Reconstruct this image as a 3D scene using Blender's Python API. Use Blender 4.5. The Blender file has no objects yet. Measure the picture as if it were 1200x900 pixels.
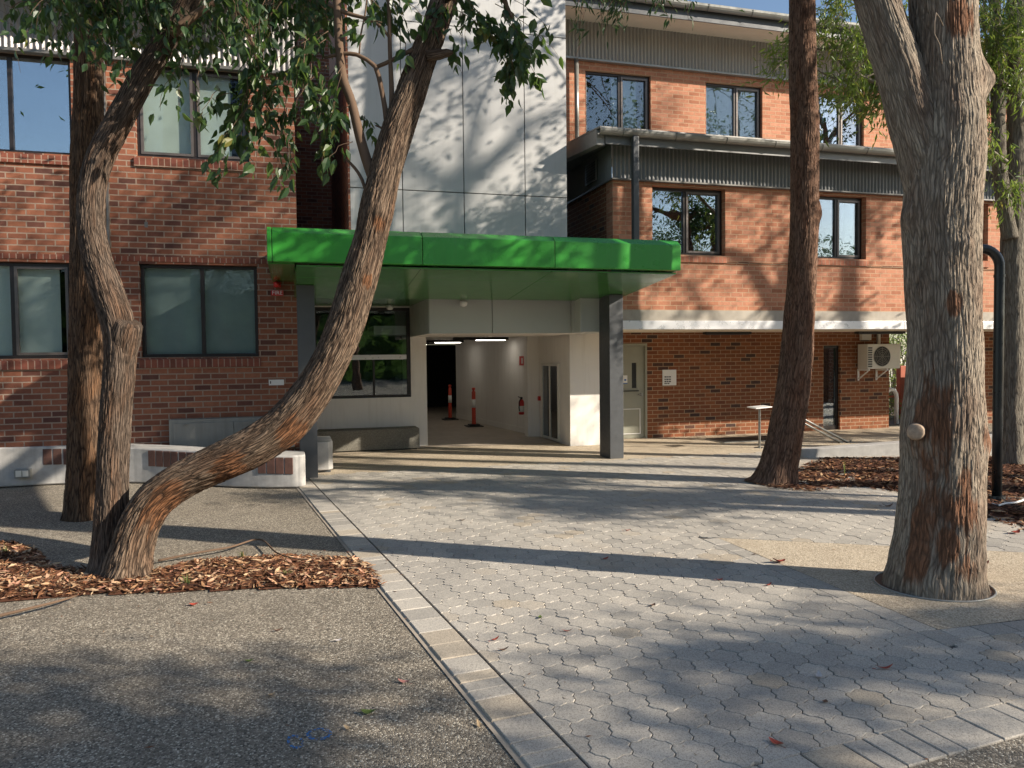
import bpy, bmesh, math, random
from mathutils import Vector, Matrix, noise
random.seed(7)
S = bpy.context.scene
COL = S.collection
PI = math.pi
# ------------------------------------------------------------------ camera model
YAW, FPX, EYE = math.radians(16.0), 900.0, 1.7
PITCH, ROLL = math.atan((417.5-450)/FPX), 0.011
FWD = Vector((math.sin(YAW)*math.cos(PITCH), math.cos(YAW)*math.cos(PITCH), math.sin(PITCH)))
_r = Vector((math.cos(YAW), -math.sin(YAW), 0)); _u = _r.cross(FWD)
RT = _r*math.cos(ROLL)-_u*math.sin(ROLL); UP = _u*math.cos(ROLL)+_r*math.sin(ROLL)
CAM = Vector((0, 0, EYE))
def ray(x, y): return RT*((x-600)/FPX)-UP*((y-450)/FPX)+FWD
def W(x, y, z): return CAM+ray(x, y)*z
def G(x, y, h=0.0):
    d = ray(x, y); return CAM+d*((h-EYE)/d.z)
def FY(x, y, Y):
    d = ray(x, y); return CAM+d*(Y/d.y)
cam = bpy.data.objects.new('camera', bpy.data.cameras.new('camera')); COL.objects.link(cam)
cam.data.sensor_width = 36; cam.data.lens = 27; cam.data.clip_start = 0.05; cam.data.clip_end = 2000
mw = Matrix((RT, UP, -FWD)).transposed().to_4x4(); mw.translation = CAM
cam.matrix_world = mw
S.camera = cam
# ------------------------------------------------------------------ light
SUN = Vector((3.4, -2.2, 2.0)).normalized()
sl = bpy.data.lights.new('sun', 'SUN'); sl.energy = 5.0; sl.angle = math.radians(0.53); sl.color = (1, .89, .75)
so = bpy.data.objects.new('sun', sl); COL.objects.link(so); so.rotation_euler = SUN.to_track_quat('Z', 'Y').to_euler()
so.location = (30, -20, 20)
wd = bpy.data.worlds.new('World'); S.world = wd; wd.use_nodes = True
wn = wd.node_tree; bg = wn.nodes['Background']
sk = wn.nodes.new('ShaderNodeTexSky'); sk.sky_type = 'NISHITA'; sk.sun_disc = False
sk.sun_elevation = math.asin(SUN.z); sk.sun_rotation = math.atan2(SUN.x, SUN.y); sk.altitude = 50; sk.air_density = 1.0; sk.dust_density = .6; sk.ozone_density = 1.2
wn.links.new(sk.outputs[0], bg.inputs[0]); bg.inputs[1].default_value = 0.09
S.view_settings.view_transform = 'Standard'; S.view_settings.look = 'None'; S.view_settings.gamma = 1; S.view_settings.exposure = 0.88
S.cycles.max_bounces = 8; S.cycles.transparent_max_bounces = 12
# ------------------------------------------------------------------ node helpers
def nd(nt, typ, ins=None, **props):
    n = nt.nodes.new('ShaderNode'+typ)
    for k, v in props.items(): setattr(n, k, v)
    for k, v in (ins or {}).items():
        s = n.inputs[k]
        if isinstance(v, bpy.types.NodeSocket): nt.links.new(v, s)
        elif isinstance(v, (tuple, list)) and len(v) == 3 and s.type == 'RGBA': s.default_value = (*v, 1)
        else: s.default_value = v
    return n
def newmat(name, color=(.5, .5, .5), rough=.6, metal=0, spec=.5):
    m = bpy.data.materials.new(name); m.use_nodes = True; nt = m.node_tree
    b = nt.nodes['Principled BSDF']; b.inputs['Base Color'].default_value = (*color, 1)
    b.inputs['Roughness'].default_value = rough; b.inputs['Metallic'].default_value = metal
    b.inputs['Specular IOR Level'].default_value = spec
    return m, nt, b
def ramp(nt, fac, stops, interp='LINEAR'):
    r = nd(nt, 'ValToRGB', {'Fac': fac}); e = r.color_ramp.elements; r.color_ramp.interpolation = interp
    while len(e) < len(stops): e.new(.5)
    for q, (p, c) in zip(e, stops):
        q.position = p; q.color = (*c, 1) if len(c) == 3 else c
    return r.outputs[0]
def mixc(nt, f, a, b, mode='MIX'):
    n = nd(nt, 'Mix', {}, data_type='RGBA', blend_type=mode)
    for s, v in ((n.inputs[0], f), (n.inputs[6], a), (n.inputs[7], b)):
        if isinstance(v, bpy.types.NodeSocket): nt.links.new(v, s)
        elif isinstance(v, (tuple, list)): s.default_value = (*v[:3], 1)
        else: s.default_value = v
    return n.outputs[2]
def math_(nt, op, a, b=0.0, clamp=False):
    n = nd(nt, 'Math', {0: a, 1: b}, operation=op); n.use_clamp = clamp; return n.outputs[0]
def obco(nt): return nd(nt, 'TexCoord').outputs['Object']
def mapping(nt, v, scale=(1, 1, 1), loc=(0, 0, 0), rot=(0, 0, 0)):
    return nd(nt, 'Mapping', {'Vector': v, 'Scale': scale, 'Location': loc, 'Rotation': rot}).outputs[0]
def noi(nt, v, scale, detail=4, rough=.55, out=0):
    return nd(nt, 'TexNoise', {'Vector': v, 'Scale': scale, 'Detail': detail, 'Roughness': rough}).outputs[out]
def vor(nt, v, scale, feature='F1', out='Color'):
    return nd(nt, 'TexVoronoi', {'Vector': v, 'Scale': scale}, feature=feature).outputs[out]
def bump(nt, h, strength=.3, dist=.01, normal=None):
    n = nd(nt, 'Bump', {'Height': h, 'Strength': strength, 'Distance': dist})
    if normal: nt.links.new(normal, n.inputs['Normal'])
    return n.outputs[0]
def lk(nt, a, b): nt.links.new(a, b)
# generic slightly weathered paint / metal / render
def painted(name, color, rough=.5, metal=0, var=.12, scale=3.0, bumpy=0.0, bscale=60, spec=.5, dirt=None):
    m, nt, b = newmat(name, color, rough, metal, spec); co = obco(nt)
    n1 = noi(nt, co, scale, 6, .6)
    lo = tuple(c*(1-var) for c in color); hi = tuple(min(1, c*(1+var*.6)) for c in color)
    c = ramp(nt, n1, [(.3, lo), (.7, hi)])
    if dirt:
        st = noi(nt, mapping(nt, co, (6, 6, .5)), 2.0, 5, .6)
        f = ramp(nt, st, [(.5, (0, 0, 0)), (.8, (.55, .55, .55))]); c = mixc(nt, f, c, dirt)
    lk(nt, c, b.inputs['Base Color'])
    rr = ramp(nt, noi(nt, co, scale*5, 3), [(.3, (rough*.8,)*3), (.7, (min(1, rough*1.2),)*3)]); lk(nt, rr, b.inputs['Roughness'])
    if bumpy: lk(nt, bump(nt, noi(nt, co, bscale, 4), bumpy, .004), b.inputs['Normal'])
    return m
def brickmat(name, stops, mortar, bw=.24, rh=.086, off=.5, ms=.010, soldier=False, lx=0.0, lz=0.0):
    m, nt, b = newmat(name, rough=.85, spec=.25)
    sp = nd(nt, 'SeparateXYZ', {0: obco(nt)})
    u = math_(nt, 'ADD', sp.outputs[0], sp.outputs[1])
    v = nd(nt, 'CombineXYZ', {0: u, 1: sp.outputs[2]}).outputs[0]
    v = mapping(nt, v, loc=(lx, lz, 0))
    w = nd(nt, 'TexNoise', {'Vector': v, 'Scale': 9., 'Detail': 2.}).outputs[1]
    v = nd(nt, 'VectorMath', {0: v, 1: nd(nt, 'VectorMath', {0: nd(nt, 'VectorMath', {0: w, 1: (.5, .5, .5)}, operation='SUBTRACT').outputs[0], 'Scale': .006}, operation='SCALE').outputs[0]}, operation='ADD').outputs[0]
    br = nd(nt, 'TexBrick', {'Vector': v, 'Color1': (0, 0, 0), 'Color2': (1, 1, 1), 'Mortar': (.5, .5, .5), 'Scale': 1., 'Mortar Size': ms, 'Mortar Smooth': .12, 'Bias': 0., 'Brick Width': bw, 'Row Height': rh})
    br.offset = 0. if soldier else off; br.squash_frequency = 1; br.offset_frequency = 2
    c = ramp(nt, br.outputs[0], stops)
    n2 = noi(nt, v, 14, 5, .65); c = mixc(nt, .45, c, ramp(nt, n2, [(.3, (.35, .33, .33)), (.7, (.68, .66, .66))]), 'OVERLAY')
    n3 = noi(nt, v, .9, 4); c = mixc(nt, .35, c, ramp(nt, n3, [(.3, (.38,)*3), (.7, (.62,)*3)]), 'OVERLAY')
    mo = mixc(nt, noi(nt, v, 25, 3), tuple(x*.75 for x in mortar), tuple(min(1, x*1.2) for x in mortar))
    c = mixc(nt, br.outputs[1], c, mo); lk(nt, c, b.inputs['Base Color'])
    h = math_(nt, 'ADD', math_(nt, 'MULTIPLY', br.outputs[1], -1.), math_(nt, 'MULTIPLY', noi(nt, v, 60, 4), .5))
    lk(nt, bump(nt, h, .6, .006), b.inputs['Normal'])
    return m
def aggregate(name, cols, base, scale=150, rough=.8, bstr=.5, macro=.35, stain=None):
    m, nt, b = newmat(name, rough=rough, spec=.3); co = obco(nt)
    vc = vor(nt, co, scale); bwv = nd(nt, 'RGBToBW', {0: vc}).outputs[0]
    c = ramp(nt, bwv, [(i/max(1, len(cols)-1)*.7+.15, k) for i, k in enumerate(cols)])
    d = vor(nt, co, scale, 'DISTANCE_TO_EDGE', 'Distance')
    c = mixc(nt, ramp(nt, d, [(.03, (1, 1, 1)), (.16, (0, 0, 0))]), c, base)
    mac = noi(nt, co, .8, 6, .6); c = mixc(nt, macro, c, ramp(nt, mac, [(.3, (.34, .33, .31)), (.7, (.66, .66, .65))]), 'OVERLAY')
    if stain:
        s = noi(nt, co, 2.3, 5, .62); c = mixc(nt, ramp(nt, s, [(.52, (0, 0, 0)), (.75, (.5, .5, .5))]), c, stain)
    lk(nt, c, b.inputs['Base Color'])
    lk(nt, bump(nt, math_(nt, 'ADD', ramp(nt, d, [(.0, (0,)*3), (.3, (1,)*3)]), noi(nt, co, 9, 4)), bstr, .004), b.inputs['Normal'])
    return m
MT = {}
MT['brick_l'] = brickmat('brick_brown', [(.0, (.10, .046, .036)), (.1, (.14, .058, .042)), (.25, (.20, .078, .048)), (.6, (.255, .10, .058)), (.85, (.30, .122, .070)), (1., (.22, .083, .05))], (.31, .235, .18), bw=.235, rh=.083, ms=.009)
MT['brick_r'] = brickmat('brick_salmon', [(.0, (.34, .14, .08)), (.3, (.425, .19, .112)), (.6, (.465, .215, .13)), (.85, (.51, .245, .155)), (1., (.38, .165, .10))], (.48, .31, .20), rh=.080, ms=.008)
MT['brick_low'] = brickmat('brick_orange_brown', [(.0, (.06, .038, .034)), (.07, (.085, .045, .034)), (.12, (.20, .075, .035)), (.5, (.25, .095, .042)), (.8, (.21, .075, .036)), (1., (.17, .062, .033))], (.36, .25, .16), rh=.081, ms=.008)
MT['sill'] = brickmat('brick_on_edge', [(0, (.13, .05, .035)), (.5, (.24, .08, .05)), (1, (.17, .06, .045))], (.34, .24, .18), bw=.083, rh=.6, soldier=True, lz=.3, ms=.007)
MT['sill_r'] = brickmat('brick_on_edge_light', [(0, (.36, .15, .09)), (.5, (.45, .18, .11)), (1, (.50, .22, .14))], (.42, .28, .2), bw=.083, rh=.6, soldier=True, lz=.3, ms=.006)
MT['brick_bench'] = painted('bench_brick', (.105, .05, .037), .8, var=.35, scale=9, bumpy=.4)
MT['white'] = painted('white_render', (.78, .75, .70), .6, var=.05, scale=1.2, bumpy=.12, bscale=220, dirt=(.6, .56, .5))
MT['panel'] = painted('white_panel', (.465, .465, .46), .45, var=.07, scale=.7, bumpy=.05, bscale=30, dirt=(.37, .37, .355))
MT['greypanel'] = painted('pale_grey_panel', (.50, .51, .48), .4, var=.05, scale=.8)
MT['joint'] = painted('dark_joint', (.02, .02, .02), .8)
MT['green'] = painted('green_aluminium', (.038, .285, .035), .30, var=.08, scale=.9, spec=.5, bumpy=.012, bscale=2.2, dirt=(.035, .21, .03))
MT['greensoff'] = painted('green_soffit', (.06, .215, .048), .16, var=.1, scale=.8, spec=.5)
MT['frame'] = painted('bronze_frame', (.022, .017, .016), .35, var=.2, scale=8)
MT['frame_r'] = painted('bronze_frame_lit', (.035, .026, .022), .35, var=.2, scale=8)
MT['sash'] = painted('aluminium_sash', (.15, .13, .12), .35, .5, var=.15, scale=8)
MT['corr'] = painted('corrugated_grey_steel', (.34, .33, .31), .42, .25, var=.12, scale=1.5)
MT['corr_d'] = painted('corrugated_charcoal_steel', (.20, .205, .205), .42, .25, var=.12, scale=1.5)
MT['corr_l'] = painted('corrugated_pale_steel', (.27, .255, .25), .45, .3, var=.1, scale=2)
MT['trim'] = painted('grey_trim', (.17, .165, .155), .4, .3, var=.1)
MT['gutter'] = painted('gutter_steel', (.30, .30, .28), .38, .55, var=.18, scale=3)
MT['beige'] = painted('beige_soffit', (.84, .76, .62), .55, var=.05)
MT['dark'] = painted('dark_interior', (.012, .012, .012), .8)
MT['charcoal'] = painted('charcoal_post', (.085, .09, .095), .42, .2, var=.12, scale=4)
MT['conc'] = painted('cast_concrete', (.40, .39, .37), .75, var=.22, scale=7, bumpy=.25, bscale=50, dirt=(.25, .24, .22))
MT['concfascia'] = painted('slab_edge_concrete', (.40, .36, .30), .75, var=.25, scale=2.5, bumpy=.2, dirt=(.34, .30, .25))
MT['alu'] = painted('aluminium_strip', (.78, .78, .79), .3, .25, var=.08, scale=2, bumpy=.05, bscale=3)
MT['steelgrey'] = painted('grey_cabinet_steel', (.27, .27, .25), .45, .3, var=.1, scale=3, dirt=(.16, .15, .14))
MT['red'] = painted('red_plastic', (.55, .025, .02), .4, var=.1)
MT['orange'] = painted('bollard_orange_red', (.62, .06, .03), .45, var=.1, scale=6)
MT['black'] = painted('black_rubber', (.015, .015, .015), .6, var=.2)
MT['signwhite'] = painted('sign_white', (.78, .77, .74), .4, var=.04)
MT['plastic'] = painted('cream_plastic', (.66, .64, .57), .45, var=.06)
def emit(name, col, st):
    m, nt, b = newmat(name, col); b.inputs['Emission Color'].default_value = (*col, 1); b.inputs['Emission Strength'].default_value = st; return m
MT['tube'] = emit('lit_tube_diffuser', (1, .93, .82), 5.0)
MT['doorgrey'] = painted('door_grey_green', (.30, .30, .24), .5, var=.06)
MT['blue'] = painted('blue_print', (.05, .14, .42), .5)
MT['ink'] = painted('dark_ink', (.06, .06, .06), .6)
MT['lampblack'] = painted('lamp_post_black', (.014, .018, .02), .32, .1, var=.2)
MT['stainless'] = painted('stainless_rail', (.30, .30, .29), .32, .9, var=.1)
MT['spray'] = painted('blue_marking_paint', (.04, .17, .42), .8, var=.5, scale=30)
def spraymat():
    m, nt, b = newmat('speckled_spray_paint', (.05, .20, .46), .8)
    f = ramp(nt, nd(nt, 'RGBToBW', {0: vor(nt, obco(nt), 120)}).outputs[0], [(.40, (0,)*3), (.55, (.8,)*3)]); lk(nt, f, b.inputs['Alpha']); return m
MT['spray'] = spraymat()
MT['redpost'] = painted('terracotta_post', (.40, .10, .05), .6, var=.15)
MT['hedge_soil'] = painted('garden_soil', (.10, .075, .05), .9, var=.3, scale=4)
MT['asphalt'] = aggregate('exposed_aggregate_grey', [(.06, .056, .05), (.15, .132, .108), (.26, .225, .178), (.39, .345, .275), (.62, .57, .47)], (.20, .17, .128), 95, bstr=.7, stain=(.12, .105, .085))
MT['beigeagg'] = aggregate('exposed_aggregate_beige', [(.23, .19, .14), (.41, .345, .255), (.55, .47, .355), (.68, .59, .46)], (.44, .365, .27), 95, bstr=.6, stain=(.36, .29, .21))
MT['benchagg'] = aggregate('bench_aggregate', [(.10, .095, .08), (.20, .19, .16), (.32, .30, .26)], (.17, .16, .13), 120)
MT['floor'] = painted('passage_concrete', (.38, .325, .26), .5, var=.15, scale=1.2, bumpy=.05)
MT['sand'] = painted('joint_sand', (.10, .09, .078), .95, var=.3, scale=20)
def pavermat():
    m, nt, b = newmat('concrete_paver', rough=.8, spec=.3); co = obco(nt)
    at = nd(nt, 'Attribute', attribute_name='tint').outputs['Fac']
    c = ramp(nt, at, [(0, (.33, .31, .278)), (.5, (.395, .368, .326)), (.85, (.435, .405, .358)), (1, (.39, .34, .272))])
    sp = nd(nt, 'RGBToBW', {0: vor(nt, co, 190)}).outputs[0]
    c = mixc(nt, .55, c, ramp(nt, sp, [(.2, (.22, .22, .22)), (.45, (.5, .5, .5)), (.75, (.56, .56, .55)), (.9, (.74, .73, .7))]), 'OVERLAY')
    c = mixc(nt, .45, c, ramp(nt, noi(nt, co, 1.1, 6, .6), [(.3, (.36, .36, .36)), (.7, (.64, .63, .60))]), 'OVERLAY')
    st = noi(nt, co, .55, 4, .5); c = mixc(nt, ramp(nt, st, [(.60, (0,)*3), (.72, (.35,)*3)]), c, (.36, .25, .14))
    lk(nt, c, b.inputs['Base Color'])
    lk(nt, bump(nt, math_(nt, 'ADD', noi(nt, co, 130, 3), noi(nt, co, 20, 3)), .45, .003), b.inputs['Normal'])
    return m
MT['paver'] = pavermat()
def glassmat(name, refl, tint=(.85, .9, .9)):
    m, nt, b = newmat(name); nt.nodes.remove(b)
    f = nd(nt, 'Fresnel', {'IOR': 1.5}).outputs[0]
    f = math_(nt, 'ADD', math_(nt, 'MULTIPLY', f, 1.2 if refl > .05 else .55), refl, True)
    w = bump(nt, noi(nt, obco(nt), 1.6, 2), .035, .05)
    g = nd(nt, 'BsdfGlossy', {'Color': (.9, .95, 1.), 'Roughness': .012, 'Normal': w}).outputs[0]
    t = nd(nt, 'BsdfTransparent', {'Color': tint}).outputs[0]
    mx = nd(nt, 'MixShader', {0: f, 1: t, 2: g}).outputs[0]
    lk(nt, mx, nt.nodes['Material Output'].inputs[0]); return m
MT['glass'] = glassmat('window_glass', .07)
MT['glass_m'] = glassmat('window_glass_reflective', .17)
MT['glass_t'] = glassmat('window_glass_tinted', .055)
MT['glass_l'] = glassmat('window_glass_clear', .0, (.86, .90, .89))
MT['glass_h'] = glassmat('window_glass_bluish', .38)
MT['blind'] = painted('pale_roller_blind', (.72, .76, .72), .8, var=.06, scale=1.5)
MT['blind_d'] = painted('teal_frosted_film', (.40, .47, .46), .7, var=.12, scale=2.2)
MT['blind_g'] = painted('grey_curtain', (.72, .74, .72), .8, var=.25, scale=3)
def barkmat(name, lo, mid, hi, patchc, fine=1.0, cs=1.0):
    m, nt, b = newmat(name, rough=.9, spec=.2)
    v = nd(nt, 'Attribute', attribute_name='bk').outputs['Vector']
    h = nd(nt, 'Attribute', attribute_name='bh').outputs['Fac']
    p = nd(nt, 'Attribute', attribute_name='patch').outputs['Fac']
    wp = nd(nt, 'TexNoise', {'Vector': v, 'Scale': 5., 'Detail': 3.}).outputs[1]
    wv = nd(nt, 'VectorMath', {0: nd(nt, 'VectorMath', {0: wp, 1: (.5, .5, .5)}, operation='SUBTRACT').outputs[0], 'Scale': .07}, operation='SCALE').outputs[0]
    v2 = nd(nt, 'VectorMath', {0: v, 1: wv}, operation='ADD').outputs[0]
    st = mapping(nt, v2, (1, 1, .12)); st2 = mapping(nt, v2, (1, 1, .27))
    n1 = noi(nt, st, 75*fine, 7, .75); n2 = noi(nt, mapping(nt, v, (1, 1, .45)), 3.4, 5, .65); n3 = noi(nt, st, 15*fine, 5, .65)
    e1 = vor(nt, st2, 19*fine, 'DISTANCE_TO_EDGE', 'Distance'); e2 = vor(nt, st, 42*fine, 'DISTANCE_TO_EDGE', 'Distance')
    k1 = ramp(nt, e1, [(.0, (0,)*3), (.13, (1,)*3)]); k2 = ramp(nt, e2, [(.0, (.25,)*3), (.14, (1,)*3)])
    k1 = mixc(nt, ramp(nt, n3, [(.35, (0,)*3), (.6, (1,)*3)]), (1, 1, 1), k1)
    kk = math_(nt, 'SUBTRACT', 1.0, math_(nt, 'MULTIPLY', math_(nt, 'SUBTRACT', 1.0, math_(nt, 'MULTIPLY', k1, k2)), cs))
    t = math_(nt, 'ADD', math_(nt, 'MULTIPLY', h, .22), math_(nt, 'ADD', math_(nt, 'MULTIPLY', n1, .55), math_(nt, 'MULTIPLY', n3, .32)))
    c = ramp(nt, t, [(.32, mid), (.52, tuple((a_+b_)/2 for a_, b_ in zip(mid, hi))), (.72, hi)])
    red = tuple(patchc); warm = tuple(m_*.55+r_*.45 for m_, r_ in zip(mid, red))
    c = mixc(nt, ramp(nt, n2, [(.46, (0,)*3), (.66, (.7,)*3)]), c, mixc(nt, n1, tuple(x*.6 for x in warm), tuple(x*1.35 for x in warm)))
    pm = ramp(nt, math_(nt, 'ADD', p, math_(nt, 'MULTIPLY', math_(nt, 'SUBTRACT', n3, .5), 1.1)), [(.42, (0,)*3), (.56, (.9,)*3)])
    c = mixc(nt, pm, c, mixc(nt, n1, tuple(x*.45 for x in red), tuple(min(1, x*1.6) for x in red)))
    c = mixc(nt, kk, lo, c)
    lk(nt, c, b.inputs['Base Color'])
    hh = math_(nt, 'ADD', math_(nt, 'MULTIPLY', kk, 1.1), math_(nt, 'ADD', math_(nt, 'MULTIPLY', n1, .8), math_(nt, 'MULTIPLY', n3, .9)))
    lk(nt, bump(nt, hh, .85, .012), b.inputs['Normal'])
    return m
MT['bark_br'] = barkmat('stringy_brown_bark', (.020, .013, .009), (.10, .066, .045), (.24, .175, .122), (.205, .092, .042), .62)
MT['bark_dk'] = barkmat('dark_brown_bark', (.016, .010, .007), (.085, .05, .031), (.17, .11, .07), (.30, .13, .045), .62)
MT['bark_red'] = barkmat('reddish_bark', (.024, .013, .009), (.14, .076, .05), (.27, .168, .115), (.25, .10, .048), .8, .85)
MT['bark_gr'] = barkmat('grey_fibrous_bark', (.034, .025, .018), (.18, .145, .112), (.42, .355, .275), (.22, .098, .05), .85, .72)
MT['bark_gr2'] = barkmat('weathered_grey_bark', (.016, .012, .009), (.085, .060, .045), (.175, .132, .10), (.25, .115, .05), .7)
MT['bark_sm'] = barkmat('smooth_pale_bark', (.09, .075, .06), (.19, .165, .13), (.31, .28, .225), (.16, .12, .085), .6)
MT['cutwood'] = painted('cut_wood', (.40, .29, .20), .8, var=.35, scale=30, bumpy=.3)
def leafmat(name, a, bcol, c, trans):
    m, nt, b = newmat(name, rough=.38, spec=.5)
    at = nd(nt, 'Attribute', attribute_name='tint').outputs['Fac']
    col = ramp(nt, at, [(0, a), (.55, bcol), (.93, c), (1., tuple(min(1, x*1.5) for x in (c[0]*1.5, c[1]*.9, c[2])))])
    lk(nt, col, b.inputs['Base Color'])
    tr = nd(nt, 'BsdfTranslucent', {'Color': mixc(nt, .5, col, trans)}).outputs[0]
    mx = nd(nt, 'MixShader', {0: .36, 1: b.outputs[0], 2: tr}).outputs[0]
    lk(nt, mx, nt.nodes['Material Output'].inputs[0]); return m
MT['leaf'] = leafmat('broad_green_leaf', (.017, .038, .016), (.034, .074, .025), (.09, .14, .034), (.20, .33, .05))
MT['leaf_far'] = leafmat('dark_leaf', (.014, .034, .014), (.026, .06, .022), (.055, .10, .03), (.12, .22, .04))
MT['leaf_fine'] = leafmat('light_feathery_leaf', (.075, .14, .03), (.16, .25, .05), (.27, .34, .08), (.42, .52, .08))
MT['deadleaf_r'] = painted('red_dead_leaf', (.34, .055, .03), .6, var=.4, scale=25)
MT['deadleaf_b'] = painted('brown_dead_leaf', (.12, .06, .035), .7, var=.4, scale=25)
MT['deadleaf_p'] = painted('pink_dead_leaf', (.55, .24, .19), .6, var=.25, scale=25)
MT['deadleaf_y'] = painted('tan_dead_leaf', (.42, .30, .17), .65, var=.25, scale=25)
MT['deadleaf_g'] = painted('green_fallen_leaf', (.11, .16, .03), .5, var=.4, scale=25)
MT['deadleaf_w'] = painted('grey_white_dead_leaf', (.5, .46, .44), .6, var=.25, scale=25)
MT['grass'] = leafmat('grass_blade', (.06, .11, .03), (.12, .17, .05), (.25, .24, .09), (.3, .4, .1))
def chipmat():
    m, nt, b = newmat('bark_chip', rough=.85, spec=.25)
    at = nd(nt, 'Attribute', attribute_name='tint').outputs['Fac']
    c = ramp(nt, at, [(0, (.035, .018, .012)), (.35, (.11, .045, .024)), (.6, (.22, .095, .045)), (.8, (.36, .20, .10)), (.93, (.50, .36, .22)), (1, (.55, .26, .17))])
    lk(nt, mixc(nt, .5, c, ramp(nt, noi(nt, obco(nt), 60, 4), [(.3, (.3,)*3), (.7, (.7,)*3)]), 'OVERLAY'), b.inputs['Base Color']); return m
MT['chip'] = chipmat()
# ------------------------------------------------------------------ mesh helpers
class MB:
    def __init__(s): s.v = []; s.f = []; s.t = []
    def add(s, vs, fs, t=None):
        o = len(s.v); s.v += [tuple(q) for q in vs]; s.f += [tuple(i+o for i in f) for f in fs]
        if t is not None or s.t:
            s.t += [0.5]*(o-len(s.t)); s.t += [0.5 if t is None else t]*len(vs)
        return s
    def box(s, x0, x1, y0, y1, z0, z1):
        return s.add([(x, y, z) for x in (x0, x1) for y in (y0, y1) for z in (z0, z1)], [(0, 1, 3, 2), (4, 6, 7, 5), (0, 4, 5, 1), (2, 3, 7, 6), (0, 2, 6, 4), (1, 5, 7, 3)])
    def hexa(s, p):  # eight corners: bottom ring of four, top ring of four
        return s.add(p, [(3, 2, 1, 0), (4, 5, 6, 7), (0, 1, 5, 4), (1, 2, 6, 5), (2, 3, 7, 6), (3, 0, 4, 7)])
    def prism(s, poly, z0, z1):
        n = len(poly); a = [(p[0], p[1], z0) for p in poly]+[(p[0], p[1], z1) for p in poly]
        return s.add(a, [tuple(range(n-1, -1, -1)), tuple(range(n, 2*n))]+[(i, (i+1) % n, n+(i+1) % n, n+i) for i in range(n)])
    def extrude_x(s, prof, x0, x1):  # prof of (y,z)
        n = len(prof); a = [(x0, *p) for p in prof]+[(x1, *p) for p in prof]
        return s.add(a, [tuple(range(n)), tuple(range(2*n-1, n-1, -1))]+[(i, n+i, n+(i+1) % n, (i+1) % n) for i in range(n)])
    def tube(s, pts, rad, n=10, caps=True, t=None):
        pts = [Vector(p) for p in pts]; rad = rad if isinstance(rad, (list, tuple)) else [rad]*len(pts)
        vs = []; ref = None
        for i, p in enumerate(pts):
            d = (pts[min(i+1, len(pts)-1)]-pts[max(i-1, 0)]).normalized()
            if ref is None: ref = Vector((1, 0, 0)) if abs(d.x) < .8 else Vector((0, 1, 0))
            a = (ref-d*ref.dot(d)).normalized(); b = d.cross(a); ref = a
            for k in range(n):
                th = 2*PI*k/n; vs.append(p+(a*math.cos(th)+b*math.sin(th))*rad[i])
        fs = [(i*n+k, i*n+(k+1) % n, (i+1)*n+(k+1) % n, (i+1)*n+k) for i in range(len(pts)-1) for k in range(n)]
        if caps: fs += [tuple(range(n-1, -1, -1)), tuple(range((len(pts)-1)*n, len(pts)*n))]
        return s.add(vs, fs, t)
    def lathe(s, c, prof, n=20):
        vs = []; fs = []
        for r, z in prof:
            for k in range(n): vs.append((c[0]+r*math.cos(2*PI*k/n), c[1]+r*math.sin(2*PI*k/n), c[2]+z))
        for i in range(len(prof)-1):
            for k in range(n): fs.append((i*n+k, i*n+(k+1) % n, (i+1)*n+(k+1) % n, (i+1)*n+k))
        fs += [tuple(range(n-1, -1, -1)), tuple(range((len(prof)-1)*n, len(prof)*n))]
        return s.add(vs, fs)
def obj(name, mb, mat, parent=None, smooth=False, bevel=0, kind=None, label=None):
    me = bpy.data.meshes.new(name); me.from_pydata(mb.v, [], mb.f); me.update()
    if mb.t:
        a = me.attributes.new('tint', 'FLOAT', 'POINT'); a.data.foreach_set('value', mb.t+[.5]*(len(mb.v)-len(mb.t)))
    me.materials.append(MT[mat] if isinstance(mat, str) else mat)
    if smooth: me.polygons.foreach_set('use_smooth', [True]*len(me.polygons))
    if bevel:
        bm = bmesh.new(); bm.from_mesh(me)
        bmesh.ops.recalc_face_normals(bm, faces=bm.faces)
        es = [e for e in bm.edges if len(e.link_faces) == 2 and e.calc_face_angle(0) > .5]
        bmesh.ops.bevel(bm, geom=es, offset=bevel, segments=2, affect='EDGES', profile=.6, clamp_overlap=True); bm.to_mesh(me); bm.free()
    o = bpy.data.objects.new(name, me); COL.objects.link(o)
    if parent is not None: setparent(o, parent)
    if kind: o['kind'] = kind
    if label: o['label'] = label
    return o
def rootloc(p):
    m = Matrix.Identity(4)
    while p is not None:
        m = Matrix.Translation(p.location) @ (p.matrix_parent_inverse if p.parent else Matrix.Identity(4)) if not p.parent else Matrix.Translation(p.location)
        if p.parent is None: return p.location.copy()
        p = p.parent
    return Vector((0, 0, 0))
def setparent(o, p):
    o.parent = p
    if p.parent is None and p.type == 'EMPTY': o.matrix_parent_inverse = Matrix.Translation(-p.location)
def thing(name, label, cat, loc=(0, 0, 0), group=None):
    o = bpy.data.objects.new(name, None); COL.objects.link(o); o.location = loc; o.empty_display_size = .1
    o['label'] = label; o['category'] = cat
    if group: o['group'] = group
    return o
def tag(o, label, cat, group=None):
    o['label'] = label; o['category'] = cat
    if group: o['group'] = group
    return o
def struct(name, mb, mat, **k): return obj(name, mb, mat, kind='structure', **k)
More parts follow.
